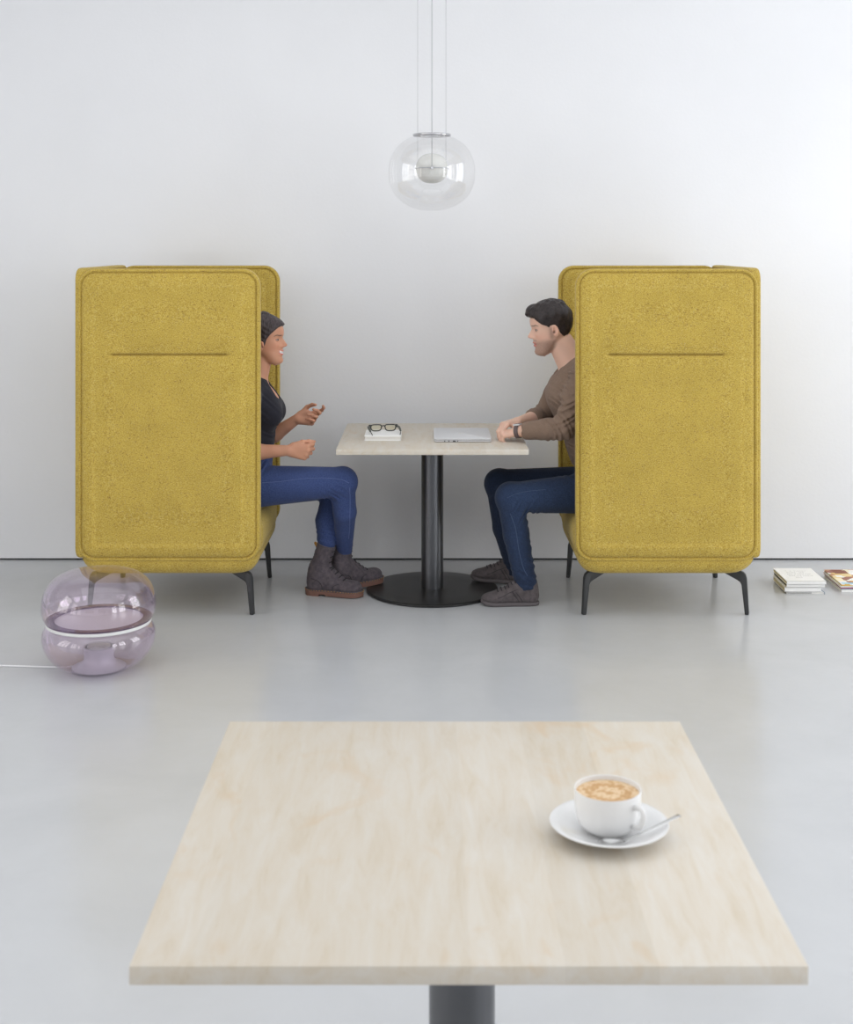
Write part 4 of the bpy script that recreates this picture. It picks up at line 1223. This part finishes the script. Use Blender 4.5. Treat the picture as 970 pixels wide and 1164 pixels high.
fx_ = P(597,663,6.44); make_sneaker(man, (fx_[0]-man.location.x, 6.43-man.location.y, .0005), PI-R(-2), R(-4.2))

# ------------------------------------------------------------------ the woman
def build_woman():
    root = empty('person', (-.85, 6.2, 0))
    tag(root, 'smiling woman in black top and blue jeans sitting and gesturing with both hands', 'person')
    yc = 6.2
    hd = Head(P(300.3,386.5,yc), (.990,-.14,.03), .985, width=.97, nose=.96, ear=(.004,-.023,.025))
    neckT, neckB = P(298,408,yc), P(291,434,yc)
    up_, ch, wa, pe = P(292,440,yc), P(296,462,yc), P(288,503,yc), P(280,543,yc)
    shN, elN, wrN = P(284,450,6.045), P(272,515,6.03), P(327,512,6.03)
    shF, elF, wrF = P(288,450,6.36), P(297,505,6.41), P(338,476,6.36)
    hpN, knN, cfN, anN = P(272,554,6.105), P(389,547.5,6.12), P(392,582,6.15), P(391.5,630,6.30)
    hpF, knF, cfF, anF = P(272,554,6.295), P(383,550,6.28), P(372,592,6.25), P(370.5,632,6.225)
    def torso(F, g):
        F.add(cone(pe, wa, .098, .082, 1.45, g), .03); F.add(cone(wa, ch, .082, .094, 1.35, g), .04)
        F.add(cone(ch, up_, .085, .058, 1.6, g), .03)
        for s_ in (-1, 1): F.add(ell(P(309,469,yc)+[0,s_*.07,0], (.055,.056,.058), None, g), .03)
        F.add(cone(neckB+[-.01,0,-.02], shN, .042, .044, 1, g), .03); F.add(cone(neckB+[-.01,0,-.02], shF, .042, .044, 1, g), .03)
    F = Field((-1.02, 5.96, .02), (-.33, 6.56, 1.36), .004, .0022, sx=((P(293,0,6.2)[0], P(375,0,6.3)[0]),), sy=((5.99,6.08),(6.10,6.30),(6.32,6.40)), sz=((P(0,526,6)[2], P(0,458,6.4)[2]), (P(0,420,6.2)[2], 1.32)))
    torso(F, -.003); F.add(ell(pe, (.11,.165,.095)), .03)
    F.add(cone(neckT, neckB, .046, .050), .02)
    for a, b, c_ in ((shN, elN, wrN), (shF, elF, wrF)):
        F.add(cone(a, b, .043, .034), .02); m2 = b+(c_-b)*.4
        F.add(cone(b, m2, .035, .035), .015); F.add(cone(m2, c_, .035, .0235), .012)
    for a, b, c2, d_ in ((hpN, knN, cfN, anN), (hpF, knF, cfF, anF)):
        F.add(cone(a, b, .088, .054), .03); F.add(cone(b, c2, .050, .044), .02); F.add(cone(c2, d_, .044, .026), .015)
    F.add(cone(anN, anN+[-.02,.0,-.08], .026, .022), .01); F.add(cone(anF, anF+[-.03,.01,-.10], .028, .022), .01)
    hd.add_to(F)
    hand(F, wrF+[-.004,0,.0], (.97,-.10,.04), (-.15,-.80,.55), (.2,.35,.9), .97, ((22,38,28),(50,58,30),(62,72,35),(66,74,35)), ((.72,.66,.30),(.93,.10,.55),(.85,-.35,.60)), rs=.95)
    hand(F, wrN+[.004,0,.0], (.985,.02,-.10), (.0,1,.05), (.05,0,1), .95, ((58,72,30),(62,74,30),(66,74,30),(70,74,30)), ((.85,.40,.30),(.97,.15,.30),(.97,.0,.25)), rs=1.0)
    field_obj('body', F, M['skin'], root, lambda V: face_colour(hd, V, (204,150,122), (196,104,104), (38,28,28), teeth=True), 2)
    Hh_ = Field(hd.o-.16, hd.o+.15, .0024)
    fr, lo, hi = hd.prim(.0095*hd.s, True)
    ln = lambda x: np.interp(x, [-.3,-.045,-.020,-.013,-.009,-.002,.006,.012,.017,.021,.028,.045,.081,.12], [-.13,-.12,-.09,-.030,-.005,.000,-.002,-.012,-.024,-.018,.004,.026,.060,.078])
    def hf(X, Y, Z):
        x, y, z = hd.loc(X, Y, Z)
        d = fr(X, Y, Z)-.002*sm(0,.08,z)
        q1 = np.sqrt(((x+.115)/.045)**2+(y/.05)**2+((z-.01)/.045)**2); dq = (q1-1)*.045
        q2 = np.sqrt(((x+.055)/.035)**2+(y/.055)**2+((z+.055)/.06)**2); dq = np.minimum(dq, (q2-1)*.035)
        q4 = np.sqrt(((x-.040)/.046)**2+(y/.052)**2+((z-.064)/.040)**2); dq = np.minimum(dq, (q4-1)*.04)
        q3 = np.sqrt(((x+.01)/.075)**2+(y/.060)**2+((z-.080)/.0515)**2); dq = np.minimum(dq, (q3-1)*.05)
        k_ = .02; h_ = np.clip(.5+.5*(d-dq)/k_, 0, 1); d = d*(1-h_)+dq*h_-k_*h_*(1-h_)
        d = d+.0009*np.sin(260*z+180*x+1.5*np.sin(60*y))
        e_ = (ln(x)-z)*.75; h_ = np.clip(.5-.5*(d-e_)/.009, 0, 1); return d*(1-h_)+e_*h_+.009*h_*(1-h_)
    Hh_.add((hf, lo-.02, hi+.02), 0)
    field_obj('hair', Hh_, M['hair_w'], root, None, 1)
    S = Field((-1.02, 5.96, P(0,526,6.2)[2]), (-.55, 6.56, P(0,418,6.2)[2]), .0032)
    torso(S, .0035)
    for a, b in ((shN, elN), (shF, elF)): S.add(cone(a, a+(b-a)*.22, .046, .045, 1, 0, True), .02)
    nb = P(309.5,446,yc)
    S.cut((lambda X, Y, Z: np.maximum(nb[2]+1.9*(nb[0]-X)+.9*np.abs(Y-yc)*0+.75*np.abs(Y-yc)-Z-.0, np.sqrt((X-neckB[0]-.0)**2+(Y-yc)**2)-.11), (-9,)*3, (9,)*3), .003)
    zt = P(0,516,6.2)[2]; S.cutall(lambda X, Y, Z: Z-zt, .003)
    for f in (fold(.002,(60,0,120),0,P(305,490,6.15),.07), fold(.0015,(80,20,90),1,P(300,460,6.1),.08)): S.warp(*f)
    field_obj('sleeveless_top', S, M['top_black'], root, None, 2)
    J = Field((-1.03, 5.95, P(0,640,6.1)[2]), (-.29, 6.56, P(0,500,6.2)[2]), .0034)
    J.add(ell(pe, (.116,.172,.10)), .03); J.add(cone(pe, wa, .112, .098, 1.42), .03)
    for a, b, c2, d_ in ((hpN, knN, cfN, anN), (hpF, knF, cfF, anF)):
        J.add(cone(a, b, .101, .066), .03); J.add(cone(b, c2, .059, .053), .02); J.add(cone(c2, d_, .053, .035, 1, 0, True), .012)
        J.add(ell(b+[.006,0,0], (.062,.058,.062)), .02)
    zj = P(0,510,6.2)[2]; J.cutall(lambda X, Y, Z: zj-Z, .003)
    for f in (fold(.004,(130,0,90),0,knN+[-.05,0,-.05],.05), fold(.003,(90,0,140),1,knN+[-.02,-.03,-.03],.05), fold(.0025,(60,10,120),0,anN+[0,0,.06],.05),
              fold(.0045,(110,0,-80),.4,P(300,527,6.08),.05), fold(.0025,(50,20,140),1,anF+[0,0,.09],.06)): J.warp(*f)
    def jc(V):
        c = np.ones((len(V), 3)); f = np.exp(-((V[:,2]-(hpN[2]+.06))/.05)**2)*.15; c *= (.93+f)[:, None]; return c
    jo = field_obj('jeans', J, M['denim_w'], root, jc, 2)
    make_boot(root, (P(348.5,676,6.245)[0]+.85, 6.245-6.2, .0), R(-14), 0, 0, (.099,0,.232))
    make_boot(root, (P(377,670,6.30)[0]+.85, 6.265-6.2, .0005), R(30), R(-3.6), 0, (.076,0,.212))
    return root, jo
woman, jeans_w = build_woman()
for o in list(C.objects):                              # bodies were modelled in room coordinates
    if o.parent in (man, woman) and o.type == 'MESH' and o.name.split('.')[0] in ('body','hair','shirt','jeans','sleeveless_top','wristwatch'):
        o.location = o.location-o.parent.location

# jeans seams laid on the cloth surface
def seam_on(jo, parent, pix, Yg, name='stitched_seam', r=.0013, mtl='stitch'):
    me = jo.data; V = np.empty(len(me.vertices)*3, np.float32); me.vertices.foreach_get('co', V); V = V.reshape(-1,3)
    bvh = BVHTree.FromPolygons([tuple(q) for q in V], [tuple(p.vertices) for p in me.polygons])
    pts = []
    for px, py in pix:
        g = P(px, py, Yg); hit = bvh.ray_cast(Vector((g[0], 5.8, g[2])), Vector((0,1,0)))
        if hit[0] is not None: pts.append(hit[0]+hit[1]*.0004)
    if len(pts) > 2:
        o = tube_obj(name, [np.array(p) for p in pts], r, M[mtl], jo, 6, 4)
def lin(pts, n=24):
    p = smooth_path(pts, max(2, n//len(pts))); return [tuple(q) for q in p]
seam_on(jeans_w, woman, lin([(299,547),(320,546),(345,543.5),(368,543),(388,545),(397,549)]), 6.06)
seam_on(jeans_w, woman, lin([(398,553),(398,575),(397,600),(395,618)]), 6.09)
seam_on(jeans_m, man, lin([(580,583),(586,600),(590,625),(595,645),(600,655)]), 6.0, mtl='stitch_m', r=.0018)
seam_on(jeans_m, man, lin([(576,565),(585,561),(600,558),(620,556)]), 6.0, mtl='stitch_m')

# ------------------------------------------------------------------ camera
cam = bpy.data.cameras.new('camera'); co = bpy.data.objects.new('camera', cam); C.objects.link(co)
co.location = (0,0,H); co.rotation_euler = (R(90),0,0)
cam.sensor_fit = 'VERTICAL'; cam.sensor_height = 24; cam.lens = F0*24/1164
cam.shift_y = -(582-VY)/1164; cam.shift_x = -(VX-485)/1164
cam.dof.use_dof = True; cam.dof.focus_distance = 6.05; cam.dof.aperture_fstop = 5.4
cam.clip_start = .05
S_ = bpy.context.scene; S_.camera = co
S_.view_settings.view_transform = 'Standard'; S_.view_settings.look = 'None'; S_.view_settings.gamma = 1.0
S_.view_settings.use_curve_mapping = False; S_.view_settings.exposure = 0.06
cy = S_.cycles
cy.use_denoising = True; cy.max_bounces = 10; cy.diffuse_bounces = 4; cy.transparent_max_bounces = 24; cy.sample_clamp_indirect = 6
